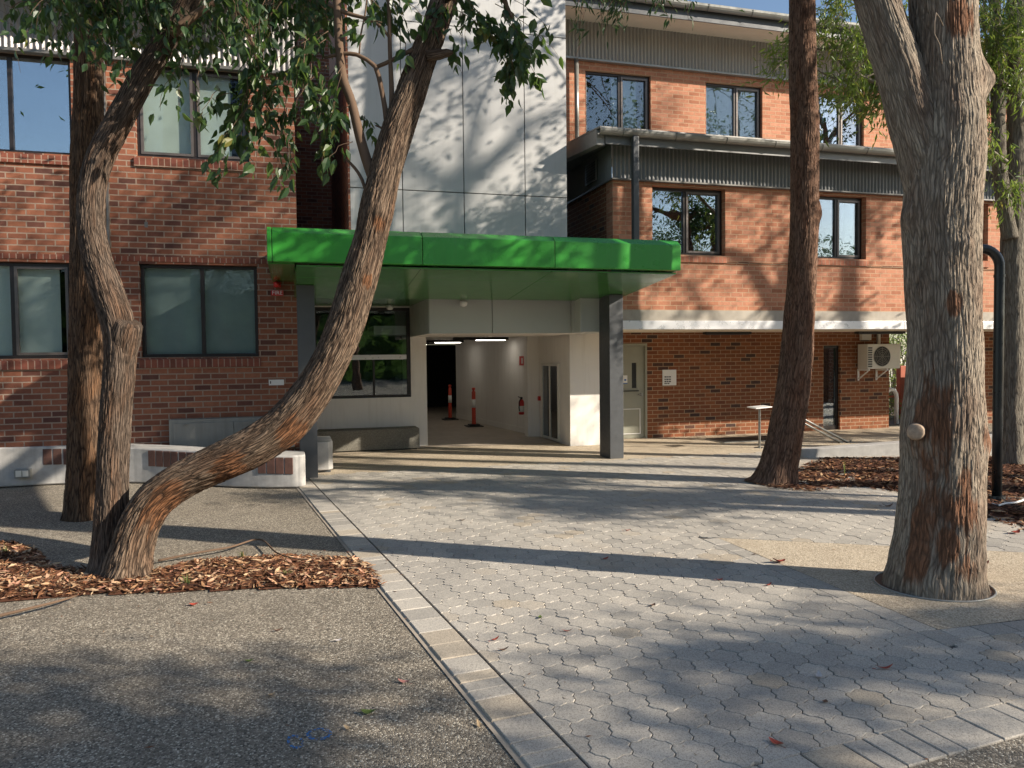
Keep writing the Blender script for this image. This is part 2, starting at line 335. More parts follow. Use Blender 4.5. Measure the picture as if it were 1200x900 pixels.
def wallgrid(x0, x1, z0, z1, Y, th, holes, axis='x'):
    xs = sorted({x0, x1, *[h[0] for h in holes], *[h[1] for h in holes]}); zs = sorted({z0, z1, *[h[2] for h in holes], *[h[3] for h in holes]})
    xs = [x for x in xs if x0 <= x <= x1]; zs = [z for z in zs if z0 <= z <= z1]
    def solid(i, j):
        if i < 0 or j < 0 or i >= len(xs)-1 or j >= len(zs)-1: return False
        cx, cz = (xs[i]+xs[i+1])/2, (zs[j]+zs[j+1])/2
        return not any(h[0] < cx < h[1] and h[2] < cz < h[3] for h in holes)
    mb = MB()
    P = (lambda u, w, z: (u, Y+w, z)) if axis == 'x' else (lambda u, w, z: (Y+w, u, z))
    for i in range(len(xs)-1):
        for j in range(len(zs)-1):
            if not solid(i, j): continue
            a, b, c, d = xs[i], xs[i+1], zs[j], zs[j+1]
            mb.add([P(a, 0, c), P(b, 0, c), P(b, 0, d), P(a, 0, d)], [(0, 1, 2, 3)])
            mb.add([P(a, th, c), P(b, th, c), P(b, th, d), P(a, th, d)], [(3, 2, 1, 0)])
            for (ii, jj, q) in ((i-1, j, ((a, c), (a, d))), (i+1, j, ((b, c), (b, d))), (i, j-1, ((a, c), (b, c))), (i, j+1, ((a, d), (b, d)))):
                if not solid(ii, jj):
                    (u0, w0), (u1, w1) = q
                    mb.add([P(u0, 0, w0), P(u1, 0, w1), P(u1, th, w1), P(u0, th, w0)], [(0, 1, 2, 3)])
    return mb
def corrugated(x0, x1, z0, z1, Y, pitch=.076, amp=.011, axis='x', depth=.03):
    n = int((x1-x0)/pitch*6); vs = []; fs = []
    for i in range(n+1):
        u = x0+(x1-x0)*i/n; w = amp*math.cos(2*PI*(u-x0)/pitch)
        for z in (z0, z1): vs.append((u, Y-amp-w, z) if axis == 'x' else (Y-amp-w, u, z))
    for i in range(n): fs.append((2*i, 2*i+2, 2*i+3, 2*i+1))
    return MB().add(vs, fs)
def text_mesh(txt, size, name, mat, loc, parent, depth=.002):
    cu = bpy.data.curves.new('t', 'FONT'); cu.body = txt; cu.size = size; cu.extrude = depth; cu.align_x = 'CENTER'; cu.align_y = 'CENTER'; cu.resolution_u = 3
    o = bpy.data.objects.new('t', cu); COL.objects.link(o); dg = bpy.context.evaluated_depsgraph_get(); dg.update()
    me = bpy.data.meshes.new_from_object(o.evaluated_get(dg)); bpy.data.objects.remove(o)
    me.transform(Matrix.Translation(loc) @ Matrix.Rotation(PI/2, 4, 'X')); me.materials.clear(); me.materials.append(MT[mat])
    q = bpy.data.objects.new(name, me); COL.objects.link(q); setparent(q, parent); return q
# ------------------------------------------------------------------ windows
def window(par, x0, x1, z0, z1, Y, mull=None, setb=.09, fr='frame', glass='glass', back='blind', backd=.10, fw=.05, sashes=(), backspan=None, gap=0):
    y = Y+setb; f = MB(); e = .002
    f.box(x0+e, x1-e, y, y+.07, z1-fw, z1-e); f.box(x0+e, x1-e, y, y+.07, z0+e, z0+fw)
    f.box(x0+e, x0+fw, y+.001, y+.069, z0+fw, z1-fw); f.box(x1-fw, x1-e, y+.001, y+.069, z0+fw, z1-fw)
    xs = [x0+fw]+([mull] if mull else [])+[x1-fw]
    if mull: f.box(mull-.028, mull+.028, y+.002, y+.068, z0+fw, z1-fw)
    w = obj('window', f, fr, par, bevel=.004)
    for i in range(len(xs)-1):
        a, b = xs[i]+(.028 if i else 0), xs[i+1]-(.028 if i < len(xs)-2 else 0)
        if i in sashes:
            s = MB(); t = .038; ys, ye = y-.012, y+.03
            s.box(a, a+t, ys, ye, z0+fw+.002, z1-fw-.002); s.box(b-t, b, ys, ye, z0+fw+.002, z1-fw-.002)
            s.box(a+t, b-t, ys+.001, ye-.001, z1-fw-t, z1-fw-.002); s.box(a+t, b-t, ys+.001, ye-.001, z0+fw+.002, z0+fw+t)
            obj('sash', s, 'sash', w)
        g = MB().box(a+.002, b-.002, y+.033, y+.039, z0+fw+.002, z1-fw-.002); obj('pane', g, glass, w)
    if back:
        bx0, bx1 = backspan or (x0+.03, x1-.03)
        bl = MB(); n = 40
        vs = []; 
        for i in range(n+1):
            u = bx0+(bx1-bx0)*i/n; wv = .0012*math.sin(u*7)
            vs += [(u, y+backd+wv, z0+.03), (u, y+backd+wv*.4, z1-.03)]
        bl.add(vs, [(2*i, 2*i+2, 2*i+3, 2*i+1) for i in range(n)])
        obj('blind', bl, back, w)
    it = MB(); yb = y+.9
    it.add([(x0-.3, y+.17, z0-.3), (x1+.3, y+.17, z0-.3), (x1+.3, y+.17, z1+.3), (x0-.3, y+.17, z1+.3), (x0-.3, yb, z0-.3), (x1+.3, yb, z0-.3), (x1+.3, yb, z1+.3), (x0-.3, yb, z1+.3)],
           [(4, 5, 6, 7), (0, 4, 7, 3), (1, 2, 6, 5), (0, 1, 5, 4), (3, 7, 6, 2)])
    obj('interior', it, 'dark', w)
    return w
# ================================================================== LEFT BRICK WING
YL = 12.2
LB = thing('brick_building', 'brown brick two-storey wing at the left behind the three left trunks', 'building', (-3, YL, 0))
Lw = [(-3.98-1.5, -2.98, 1.74, 3.09), (-2.09, -.47, 1.74, 3.1), (-4.6, -2.9, 4.60, 5.97), (-2.08, -.54, 4.64, 5.97)]
obj('wall', wallgrid(-9, .12, 0, 5.99, YL, .30, Lw), 'brick_l', LB)
window(LB, *Lw[0][:4], YL, mull=-3.73, glass='glass_l', back='blind', sashes=(1,), backspan=(-5.3, -3.16))
window(LB, *Lw[1][:4], YL, mull=-1.25, glass='glass_l', back='blind_d', sashes=())
window(LB, *Lw[2][:4], YL, mull=-3.68, glass='glass_h', back=None, fr='frame', sashes=())
window(LB, *Lw[3][:4], YL, mull=-1.29, glass='glass_l', back='blind', sashes=(0, 1), backspan=(-2.05, -.8))
for (a, b, c, d) in Lw:
    obj('window_sill', MB().hexa([(a-.03, YL-.035, c-.15), (b+.03, YL-.035, c-.15), (b+.03, YL+.1, c-.15), (a-.03, YL+.1, c-.15), (a-.03, YL-.035, c-.03), (b+.03, YL-.035, c-.03), (b+.03, YL+.1, c+.005), (a-.03, YL+.1, c+.005)]), 'sill', LB)
obj('brick_course', MB().box(-9, .118, YL-.012, YL+.05, 3.13, 3.20), 'sill', LB)
obj('cladding', corrugated(-9, .14, 6.0, 6.85, YL-.05), 'corr_l', LB)
obj('cladding_trim', MB().box(-9, .14, YL-.085, YL+.02, 5.955, 5.998), 'trim', LB)
obj('roof', MB().hexa([(-9, YL-.85, 6.86), (.2, YL-.85, 6.86), (.2, YL+7, 7.4), (-9, YL+7, 7.4), (-9, YL-.85, 6.95), (.2, YL-.85, 6.95), (.2, YL+7, 7.5), (-9, YL+7, 7.5)]), 'gutter', LB)
obj('end_wall', wallgrid(YL+.3, 18.6, 0, 6.9, .12, -.25, [], axis='y'), 'brick_l', LB)
obj('rear_wall', MB().box(.12, 3.5, 18.5, 18.7, 2.8, 14), 'brick_l', LB)
obj('downpipe', MB().box(-2.53, -2.45, YL-.09, YL-.012, .6, 5.95), 'trim', LB)
obj('weep_vent', MB().box(-2.0, -1.955, YL-.004, YL+.02, 3.62, 3.70), 'trim', LB)
# ================================================================== TOWER + PASSAGE
TB = thing('entrance_tower', 'white panelled tower rising over the open passage behind the green canopy', 'building', (2.7, 12.2, 0))
obj('tower_core', MB().box(.93, 4.49, 12.23, 17, 2.75, 12.5), 'joint', TB)
sx = [.93, 1.74, 2.73, 3.76, 4.49]; szs = [2.75, 4.34, 6.97, 9.6, 12.5]; g = .007
for i in range(4):
    for j in range(4):
        obj('wall_panel', MB().box(sx[i]+g*(i > 0), sx[i+1]-g*(i < 3), 12.2, 12.24, szs[j]+g, szs[j+1]-g), 'panel', TB, bevel=.003)
obj('side_wall', MB().box(.90, .93, 12.203, 17, 2.75, 12.5), 'brick_l', TB)
# bulkhead
bz0, bz1 = 2.085, 2.66
for a, b in ((2.17, 3.22), (3.232, 4.615)):
    obj('bulkhead_panel', MB().box(a, b, 12.4, 12.45, bz0, bz1), 'greypanel', TB, bevel=.003)
obj('bulkhead_core', MB().box(2.2, 4.9, 12.455, 14.6, bz0+.004, 2.74), 'white', TB)
for a, b in ((12.45, 13.45), (13.46, 14.49)):
    obj('bulkhead_panel', MB().box(2.165, 2.198, a, b, bz0, bz1), 'greypanel', TB, bevel=.003)
for a, b in ((11.95, 12.22), (12.23, 12.395)):
    obj('bulkhead_panel', MB().box(4.62, 4.66, a, b, bz0, bz1), 'greypanel', TB, bevel=.003)
obj('bulkhead_core', MB().box(4.662, 5.3, 11.97, 13.4, bz0+.01, 2.72), 'greypanel', TB)
# window wall left of the passage
hw = [(.40, 2.17, .95, 2.64)]
obj('wall', wallgrid(.13, 2.47, 0, 2.9, 14.5, .25, hw), 'white', TB)
w = MB(); y = 14.53
for (a, b, c, d) in ((.40, 2.17, 2.575, 2.64), (.40, 2.17, .95, 1.0), (.40, .45, 1.0, 2.575), (2.10, 2.17, 1.0, 2.575), (1.46, 1.50, 1.0, 1.66)): w.box(a+.001, b-.001, y, y+.07, c+.001, d-.001)
ww = obj('window', w, 'frame', TB, bevel=.003)
obj('transom', MB().box(.455, 2.095, y-.01, y+.05, 1.665, 1.755), 'alu', ww)
obj('pane', MB().box(.452, 2.098, y+.03, y+.036, 1.76, 2.57), 'glass', ww)
obj('pane', MB().box(.452, 1.458, y+.03, y+.036, 1.003, 1.66), 'glass', ww)
obj('pane', MB().box(1.502, 2.098, y+.03, y+.036, 1.003, 1.66), 'glass', ww)
obj('interior', MB().add([(.2, 15.6, .5), (2.4, 15.6, .5), (2.4, 15.6, 3), (.2, 15.6, 3), (.2, 14.76, .5), (2.4, 14.76, .5), (2.4, 14.76, 3), (.2, 14.76, 3)], [(0, 1, 2, 3), (0, 4, 5, 1), (0, 3, 7, 4), (1, 5, 6, 2), (3, 2, 6, 7)]), 'dark', ww)
# passage walls (they run a little askew, along the paving)
def slabwall(p, q, th, z0, z1):
    p = Vector(p); q = Vector(q); d = (q-p).normalized(); n = Vector((d.y, -d.x))*th
    return MB().prism([p, q, q+n, p+n], z0, z1)
obj('passage_wall', slabwall((4.93, 15.55), (4.38, 20.9), .25, 0, 2.2), 'white', TB)
obj('skirting', slabwall((4.915, 15.56), (4.367, 20.9), .012, 0.0, .13), 'white', TB)
obj('passage_wall', MB().prism([(2.20, 14.752), (2.468, 14.752), (2.0, 26), (1.7, 26)], 0, 2.2), 'white', TB)
obj('pier', MB().box(4.725, 5.05, 15.3, 15.548, 0, 2.12), 'white', TB)
obj('pier', MB().box(4.98, 5.62, 13.45, 15.298, 0, 2.12), 'white', TB)
obj('pier', MB().box(5.622, 6.05, 13.9, 14.35, 0, 2.12), 'white', TB)
obj('passage_ceiling', MB().box(1.5, 9.2, 14.602, 26.1, 2.13, 2.3), 'white', TB)
obj('passage_wall', MB().box(9.0, 9.2, 14.61, 26, 0, 2.125), 'dark', TB)  # unseen wall, with the ceiling widened to it, added to block daylight leaks
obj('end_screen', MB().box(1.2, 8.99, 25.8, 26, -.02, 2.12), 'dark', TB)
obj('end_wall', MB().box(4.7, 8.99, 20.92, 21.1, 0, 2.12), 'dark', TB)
ed = MB()
for x in (2.2, 3.05, 3.9): ed.box(x, x+.06, 25.72, 25.79, 0, 2.05)
ed.box(2.2, 3.96, 25.71, 25.79, 2.05, 2.12); obj('end_door_frame', ed, 'charcoal', TB)
for x_, z_, w_, h_ in ((2.35, 1.15, .30, .40), (2.75, 1.2, .2, .3), (3.25, 1.1, .25, .35)): obj('poster', MB().box(x_, x_+w_, 25.76, 25.795, z_, z_+h_), 'plastic', TB)
# ================================================================== CANOPY
CP = thing('entrance_canopy', 'bright green folded metal canopy on two charcoal posts over the passage entrance', 'canopy', (2.5, 11, 0))
cy, cz0, cz1 = 9.8, 2.885, 3.235
segs = [-.26, -.20, 1.64, 3.43, 5.31]
for a, b in zip(segs[:-1], segs[1:]):
    e = .004
    obj('fascia_panel', MB().extrude_x([(cy, cz0), (cy, cz1), (cy+.11, 3.315), (cy+.14, 3.315), (cy+.14, cz0)], a+e, b-e), 'green', CP, bevel=.006)
obj('roof_deck', MB().box(-.25, 5.30, cy+.142, 12.198, 3.22, 3.30), 'greensoff', CP)
def soff_z(y): return cz0-.006-(y-cy)*(.235/2.4)
obj('soffit_panel', MB().box(-.25, .062, cy+.145, 12.19, 2.868, 2.884), 'greensoff', CP)
obj('side_panel', MB().extrude_x([(10.2, 2.867), (12.19, 2.867), (12.19, soff_z(12.19)-.02), (10.2, soff_z(10.2)-.02)], .066, .078), 'greensoff', CP)
for a, b in ((.078, 1.64), (1.64, 3.43), (3.43, 5.31)):
    for y0, y1 in ((cy+.145, 10.62), (10.63, 12.19)):
        e = .004
        obj('soffit_panel', MB().hexa([(a+e, y0, soff_z(y0)-.02), (b-e, y0, soff_z(y0)-.02), (b-e, y1, soff_z(y1)-.02), (a+e, y1, soff_z(y1)-.02), (a+e, y0, soff_z(y0)), (b-e, y0, soff_z(y0)), (b-e, y1, soff_z(y1)), (a+e, y1, soff_z(y1))]), 'greensoff', CP)
obj('soffit_panel', MB().box(.13, 2.19, 12.2, 14.49, 2.655, 2.70), 'greensoff', CP)
obj('side_panel', MB().extrude_x([(cy+.142, cz0), (cy+.142, 3.31), (12.197, 3.31), (12.197, 2.87)], -.255, -.235), 'green', CP)
obj('side_panel', MB().extrude_x([(cy+.142, cz0), (cy+.142, 3.31), (12.197, 3.31), (12.197, soff_z(12.2))], 5.285, 5.305), 'green', CP)
obj('flashing', MB().hexa([(4.72, 11.6, 3.33), (5.2, 11.6, 3.32), (5.2, 12.1, 3.32), (4.72, 12.1, 3.33), (4.75, 11.62, 3.44), (5.18, 11.62, 3.38), (5.18, 12.08, 3.38), (4.75, 12.08, 3.44)]), 'concfascia', CP)
for x0, y0 in ((.09, 11.12), (4.965, 11.55)):
    obj('post', MB().box(x0, x0+.24, y0, y0+.44, 0, soff_z(y0+.2)-.005), 'charcoal', CP, bevel=.006)
# ================================================================== RIGHT BRICK BUILDING
RB = thing('brick_building', 'salmon brick three-storey building at the right with corrugated bands and steel gutters', 'building', (10, 12.2, 0))
XR = 19.0
Rw = [(6.06, 7.49, 3.45, 4.63), (9.4, 10.5, 3.46, 4.63), (12.35, 13.42, 3.5, 4.63), (15, 16.2, 3.5, 4.63)]
obj('wall', wallgrid(5.32, XR, 2.475, 4.72, 12.2, .28, Rw), 'brick_r', RB)
obj('side_wall', wallgrid(12.48, 17.5, 2.475, 4.72, 5.32, .28, [], axis='y'), 'brick_low', RB)
for i, (a, b, c, d) in enumerate(Rw):
    window(RB, a, b, c, d, 12.2, mull=(a+b)/2-.03+.0*i, fr='frame', glass='glass_m' if i < 2 else 'glass_h', back=None, sashes=(1,), setb=.12)
    obj('window_sill', MB().hexa([(a-.02, 12.17, c-.13), (b+.02, 12.17, c-.13), (b+.02, 12.32, c-.13), (a-.02, 12.32, c-.13), (a-.02, 12.17, c-.035), (b+.02, 12.17, c-.035), (b+.02, 12.32, c+.004), (a-.02, 12.32, c+.004)]), 'sill_r', RB)
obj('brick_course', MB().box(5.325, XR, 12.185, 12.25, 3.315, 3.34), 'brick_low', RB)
obj('slab_edge', MB().box(5.3, XR, 12.175, 12.6, 2.292, 2.475), 'concfascia', RB)
fx = [5.3, 9.15, 11.35, 13.2, 16, XR]
for a, b in zip(fx[:-1], fx[1:]): obj('fascia_strip', MB().box(a+.004, b-.004, 12.15, 12.2, 2.14, 2.29), 'alu', RB, bevel=.004)
obj('soffit', MB().box(5.06, XR, 12.202, 14.6, 2.15, 2.288), 'beige', RB)
obj('cladding', corrugated(5.29, XR, 4.70, 5.34, 12.17), 'corr_d', RB)
obj('cladding', corrugated(12.17, 17.5, 4.70, 5.52, 5.31, axis='y'), 'corr_d', RB)
obj('cladding_trim', MB().box(5.275, XR, 12.10, 12.19, 4.675, 4.70), 'trim', RB)
obj('cladding_trim', MB().box(5.262, 5.30, 12.195, 17.5, 4.675, 4.70), 'trim', RB)
lv = MB().box(5.235, 5.262, 12.75, 13.25, 4.80, 5.16)
vent = obj('louvre_vent', lv, 'trim', RB)
for k in range(7):
    z = 4.83+k*.046; obj('slat', MB().hexa([(5.215, 12.78, z), (5.215, 13.22, z), (5.234, 13.22, z+.012), (5.234, 12.78, z+.012), (5.215, 12.78, z+.006), (5.215, 13.22, z+.006), (5.234, 13.22, z+.03), (5.234, 12.78, z+.03)]), 'black', vent)
def gutter(par, x0, x1, y, z, r=.075, brackets=True):
    n = 8; pr = [(y-r*math.cos(PI*k/n)*1.0, z-r*1.25*math.sin(PI*k/n)) for k in range(n+1)]
    pr += [(p[0]*.97+y*.03, p[1]+.004) for p in reversed(pr)]
    gg = obj('gutter', MB().extrude_x(pr, x0, x1), 'gutter', par, smooth=False)
    if brackets:
        x = x0+.4
        while x < x1-.1:
            obj('bracket', MB().box(x, x+.025, y-r*1.08, y+r, z-.015, z-.002).tube([(x+.012, y-r*1.02*math.cos(PI*k/6), z-r*1.30*math.sin(PI*k/6)) for k in range(5)], .008, 4), 'trim', gg); x += .95
    return gg
gutter(RB, 4.85, XR, 11.66, 5.36)
obj('eave_fascia', MB().box(5.0, XR, 11.74, 11.77, 5.15, 5.365), 'corr_d', RB)
obj('eave_soffit', MB().box(5.0, XR, 11.772, 12.165, 5.30, 5.325), 'trim', RB)
obj('roof', MB().hexa([(4.86, 11.64, 5.375), (XR, 11.64, 5.375), (XR, 14.19, 5.60), (4.86, 14.19, 5.60), (4.86, 11.64, 5.40), (XR, 11.64, 5.40), (XR, 14.19, 5.64), (4.86, 14.19, 5.64)]), 'corr', RB)
obj('barge_board', MB().hexa([(4.85, 11.76, 5.13), (4.99, 11.76, 5.13), (4.99, 14.18, 5.34), (4.85, 14.18, 5.34), (4.85, 11.76, 5.372), (4.99, 11.76, 5.372), (4.99, 14.18, 5.597), (4.85, 14.18, 5.597)]), 'corr', RB)
obj('barge_soffit', MB().box(4.995, 5.28, 12.16, 14.18, 5.29, 5.31), 'trim', RB)
obj('downpipe', MB().box(5.43, 5.53, 11.60, 11.70, 2.9, 5.27), 'charcoal', RB, bevel=.01)
# third storey
T3 = [(5.63, 7.03, 5.98, 7.28), (8.27, 9.6, 5.98, 7.28), (10.89, 12.15, 5.98, 7.28), (13.6, 14.9, 5.98, 7.28), (16.3, 17.6, 5.98, 7.28)]
obj('wall', wallgrid(4.45, XR, 5.66, 7.46, 14.2, .28, T3), 'brick_r', RB)
for i, (a, b, c, d) in enumerate(T3):
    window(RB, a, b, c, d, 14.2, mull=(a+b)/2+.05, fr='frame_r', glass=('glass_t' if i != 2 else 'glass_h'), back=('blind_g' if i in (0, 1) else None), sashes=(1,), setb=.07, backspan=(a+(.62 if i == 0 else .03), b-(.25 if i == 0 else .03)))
obj('cladding', corrugated(4.45, XR, 7.47, 8.20, 14.17), 'corr', RB)
obj('cladding_trim', MB().box(4.45, XR, 14.10, 14.19, 7.43, 7.468), 'gutter', RB)
obj('eave_soffit', MB().hexa([(4.45, 13.3, 8.04), (XR, 13.3, 8.04), (XR, 14.2, 8.19), (4.45, 14.2, 8.19), (4.45, 13.3, 8.06), (XR, 13.3, 8.06), (XR, 14.2, 8.21), (4.45, 14.2, 8.21)]), 'beige', RB)
obj('eave_fascia', MB().box(4.45, XR, 13.27, 13.298, 8.03, 8.28), 'charcoal', RB)  # charcoal colour paints in the shade under the gutter
gutter(RB, 4.45, XR, 13.19, 8.30, r=.08)
obj('roof', MB().hexa([(4.4, 13.2, 8.305), (XR, 13.2, 8.305), (XR, 19, 8.8), (4.4, 19, 8.8), (4.4, 13.2, 8.33), (XR, 13.2, 8.33), (XR, 19, 8.83), (4.4, 19, 8.83)]), 'corr', RB)
obj('downpipe', MB().tube([(5.40, 14.08, 5.66), (5.40, 14.08, 7.42)], .045, 12), 'gutter', RB, smooth=True)
# ground storey, set back
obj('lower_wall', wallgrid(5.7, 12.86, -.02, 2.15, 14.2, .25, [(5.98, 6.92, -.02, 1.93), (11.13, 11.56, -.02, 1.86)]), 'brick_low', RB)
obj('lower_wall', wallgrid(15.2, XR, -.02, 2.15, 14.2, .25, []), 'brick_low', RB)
obj('lower_side_wall', MB().box(12.61, 12.858, 14.452, 19, -.02, 2.15), 'brick_low', RB)
df = MB().box(5.982, 6.03, 14.19, 14.3, 0, 1.93).box(6.875, 6.918, 14.19, 14.3, 0, 1.93).box(6.03, 6.875, 14.19, 14.3, 1.885, 1.928)
obj('door_frame', df, 'doorgrey', RB, bevel=.004)
dr = obj('door', wallgrid(6.034, 6.872, .012, 1.882, 14.235, .045, [(6.60, 6.70, 1.03, 1.54)]), 'doorgrey', RB)
obj('vision_panel', MB().box(6.6, 6.7, 14.25, 14.27, 1.03, 1.54), 'black', dr)
obj('door_handle', MB().tube([(6.80, 14.235, .90), (6.80, 14.19, .90), (6.71, 14.185, .90)], .011, 8).lathe((6.80, 14.222, .90), [(.03, -.03), (.03, .03)], 12), 'stainless', dr)
obj('kick_grille', MB().box(6.3, 6.78, 14.222, 14.234, .1, .115).box(6.3, 6.78, 14.222, 14.234, .60, .615).box(6.3, 6.315, 14.222, 14.234, .115, .6).box(6.765, 6.78, 14.222, 14.234, .115, .6), 'signwhite', dr)
obj('closer_bar', MB().box(6.34, 6.74, 14.20, 14.234, .965, .985), 'black', dr)
st = obj('notice', MB().box(6.30, 6.50, 14.229, 14.2345, 1.12, 1.29), 'signwhite', dr)
obj('notice_print', MB().box(6.30, 6.50, 14.2265, 14.2288, 1.12, 1.138).box(6.43, 6.475, 14.2265, 14.2288, 1.18, 1.215), 'blue', dr)
dw = MB().box(11.132, 11.17, 14.26, 14.34, 0, 1.858).box(11.5, 11.558, 14.26, 14.34, 0, 1.858).box(11.17, 11.5, 14.26, 14.34, 1.8, 1.858).box(11.17, 11.5, 14.26, 14.34, 0, .1)
gd = obj('glazed_door', dw, 'frame', RB)
obj('pane', MB().box(11.172, 11.498, 14.3, 14.306, .102, 1.798), 'glass_m', gd)
obj('interior', MB().box(11.0, 11.7, 14.75, 14.8, 0, 2), 'dark', gd)
# ================================================================== SMALL FITTINGS
def fitting(name, label, cat, parts, loc, group=None):
    t = thing(name, label, cat, loc, group)
    for n, mb, mt in parts: obj(n, mb, mt, t, bevel=.002)
    return t
t = fitting('fire_sign', 'red FIRE sign with white lettering on brick beside the green canopy', 'sign', [('plate', MB().box(-.275, -.095, 12.17, 12.198, 2.655, 2.735), 'red')], (-.18, 12.2, 2.69))
text_mesh('FIRE', .085, 'lettering', 'signwhite', (-.185, 12.168, 2.695), t)
t = thing('alarm_strobe', 'small red dome alarm light above the FIRE sign', 'alarm light', (-.18, 12.2, 2.85))
obj('base', MB().box(-.235, -.13, 12.16, 12.198, 2.78, 2.86), 'red', t, bevel=.005)
sd = MB().lathe((0, 0, 0), [(.045, 0), (.043, .02), (.032, .045), (.012, .058)], 14); sd.v = [(-.183+x, 12.16-z, 2.825+y) for x, y, z in sd.v]
obj('dome', sd, 'red', t, smooth=True)
t = fitting('number_plaque', 'white plaque with a small black mark on the left brick wall', 'sign', [('plate', MB().box(-.335, -.115, 12.186, 12.198, 1.30, 1.385), 'signwhite')], (-.2, 12.2, 1.34))
obj('emblem', MB().box(-.318, -.302, 12.183, 12.1858, 1.325, 1.365), 'ink', t)
t = thing('hydrant_cabinet', 'long grey steel cabinet on the brick wall above the concrete seat', 'cabinet', (-.9, 12.15, .4))
obj('body', MB().box(-1.73, .02, 12.08, 12.198, .36, .83), 'steelgrey', t, bevel=.006)
for a, b in ((-1.67, -.845), (-.835, -.03)):
    d_ = obj('door', MB().box(a, b, 12.062, 12.079, .40, .775), 'steelgrey', t, bevel=.003)
    obj('latch', MB().box(a+.14, a+.2, 12.045, 12.062, .745, .765).box(a+.15, a+.165, 12.04, 12.046, .73, .77), 'stainless', d_)
# curved concrete seat wall in front of the left wing
def seat():
    t = thing('concrete_bench', 'long low curved concrete seat wall with dark brick inserts at the left', 'bench', (-1.8, 11.4, 0))
    ctrl = [(-9, 11.55), (-5.5, 11.72), (-3.8, 11.78), (-3.05, 11.80), (-2.22, 11.62), (-1.4, 11.17), (-.8, 10.74), (-.4, 10.52), (-.05, 10.40), (.06, 10.40)]
    pts = []
    for i in range(len(ctrl)-1):
        p0, p1, p2, p3 = [Vector(ctrl[max(0, min(len(ctrl)-1, k))]) for k in (i-1, i, i+1, i+2)]
        for s in range(8):
            u = s/8; pts.append(.5*((2*p1)+(p2-p0)*u+(2*p0-5*p1+4*p2-p3)*u*u+(3*p1-p0-3*p2+p3)*u**3))
    pts.append(Vector(ctrl[-1]))
    hh = lambda x: max(.435, min(.55, .435+(.06-x)*.03))
    front = pts; r = .09
    end = [(.06+r*math.sin(a), 10.40+r-r*math.cos(a)) for a in [k*PI/2/6 for k in range(1, 7)]]
    outline = [(p.x, p.y) for p in front]+end+[(.148, 10.86), (-.2, 11.0), (-.8, 11.25), (-1.5, 11.75), (-2.3, 12.15), (-9, 12.15)]
    n = len(outline); vs = []; lv = ((.012, .015, 0), (.0, .03, 0), (0, None, -.02), (.012, None, 0))
    m = MB(); rings = []
    cx, cy_ = -.8, 11.0
    for ins, z, dz in lv:
        ring = []
        for i, (x, y) in enumerate(outline):
            px, py = outline[i-1]; qx, qy = outline[(i+1) % n]; tx, ty = qx-px, qy-py; l = math.hypot(tx, ty)
            nx, ny = -ty/l, tx/l
            ring.append((x+nx*ins, y+ny*ins, z if z is not None else hh(x)+dz))
        rings.append(ring)
    m.v = [v for r_ in rings for v in r_]
    for k in range(3): m.f += [(k*n+i, k*n+(i+1) % n, (k+1)*n+(i+1) % n, (k+1)*n+i) for i in range(n)]
    m.f.append(tuple(3*n+i for i in range(n)))
    obj('concrete', m, 'conc', t, smooth=False)
    # brick inserts standing on edge along the front arris
    def at_px(px):
        best = min(range(len(front)-1), key=lambda i: abs(px_of(front[i])-px)); a, b = front[best], front[best+1]
        return (a+b)/2, (b-a).normalized()
    def px_of(p):
        v = Vector((p.x, p.y, .4))-CAM; return 600+FPX*v.dot(RT)/v.dot(FWD)
    fine = []
    for i in range(len(front)-1):
        for k in range(6): fine.append(front[i].lerp(front[i+1], k/6))
    for x0, x1 in ((55, 84), (177, 262), (306, 349)):
        last = None
        for i in range(len(fine)-1):
            p = fine[i]; q = px_of(p)
            if not (x0 < q < x1): continue
            if last is None or (p-last).length > .116:
                last = p; d = (fine[i+1]-fine[i]).normalized(); nrm = Vector((d.y, -d.x)); z1 = hh(p.x)-.03; z0 = z1-.215; w_ = .053
                a, b = p-d*w_, p+d*w_
                P8 = []
                for z in (z0, z1):
                    for c, o in ((a, .010), (b, .010), (b, -.03), (a, -.03)): P8.append((c.x+nrm.x*o, c.y+nrm.y*o, z))
                obj('brick_insert', MB().hexa(P8), 'brick_bench', t, bevel=.006)
    return t
seat()
t = thing('power_outlet', 'small grey double outlet box on the left end of the seat wall', 'outlet', (-3.6, 11.75, .3))
q0 = FY(18, 550, 11.77); q1 = FY(37, 559, 11.77)
obj('housing', MB().box(q0.x, q1.x, 11.71, 11.80, q1.z, q0.z), 'steelgrey', t, bevel=.006)
for k in (0, 1):
    xa = q0.x+.02+k*(q1.x-q0.x-.03)/2; obj('socket_cover', MB().box(xa, xa+(q1.x-q0.x-.05)/2, 11.70, 11.709, q1.z+.018, q0.z-.015), 'plastic', t, bevel=.003)
t = thing('concrete_block', 'small pale concrete block just behind the left charcoal post', 'block', (.45, 11.9, 0))
obj('block', MB().prism([(.335, 11.62), (.50, 11.62), (.565, 11.72), (.565, 12.5), (.335, 12.5)], .05, .47), 'conc', t, bevel=.012)
obj('plinth', MB().box(.345, .53, 11.68, 12.45, 0, .05), 'charcoal', t)
t = thing('concrete_bench', 'grey-brown pebbled concrete bench under the dark shop window', 'bench', (1.3, 14.4, 0))
obj('seat', MB().box(.35, 2.24, 14.02, 14.48, .03, .40), 'benchagg', t, bevel=.012)
obj('plinth', MB().box(.4, 2.2, 14.06, 14.47, 0, .03), 'black', t)
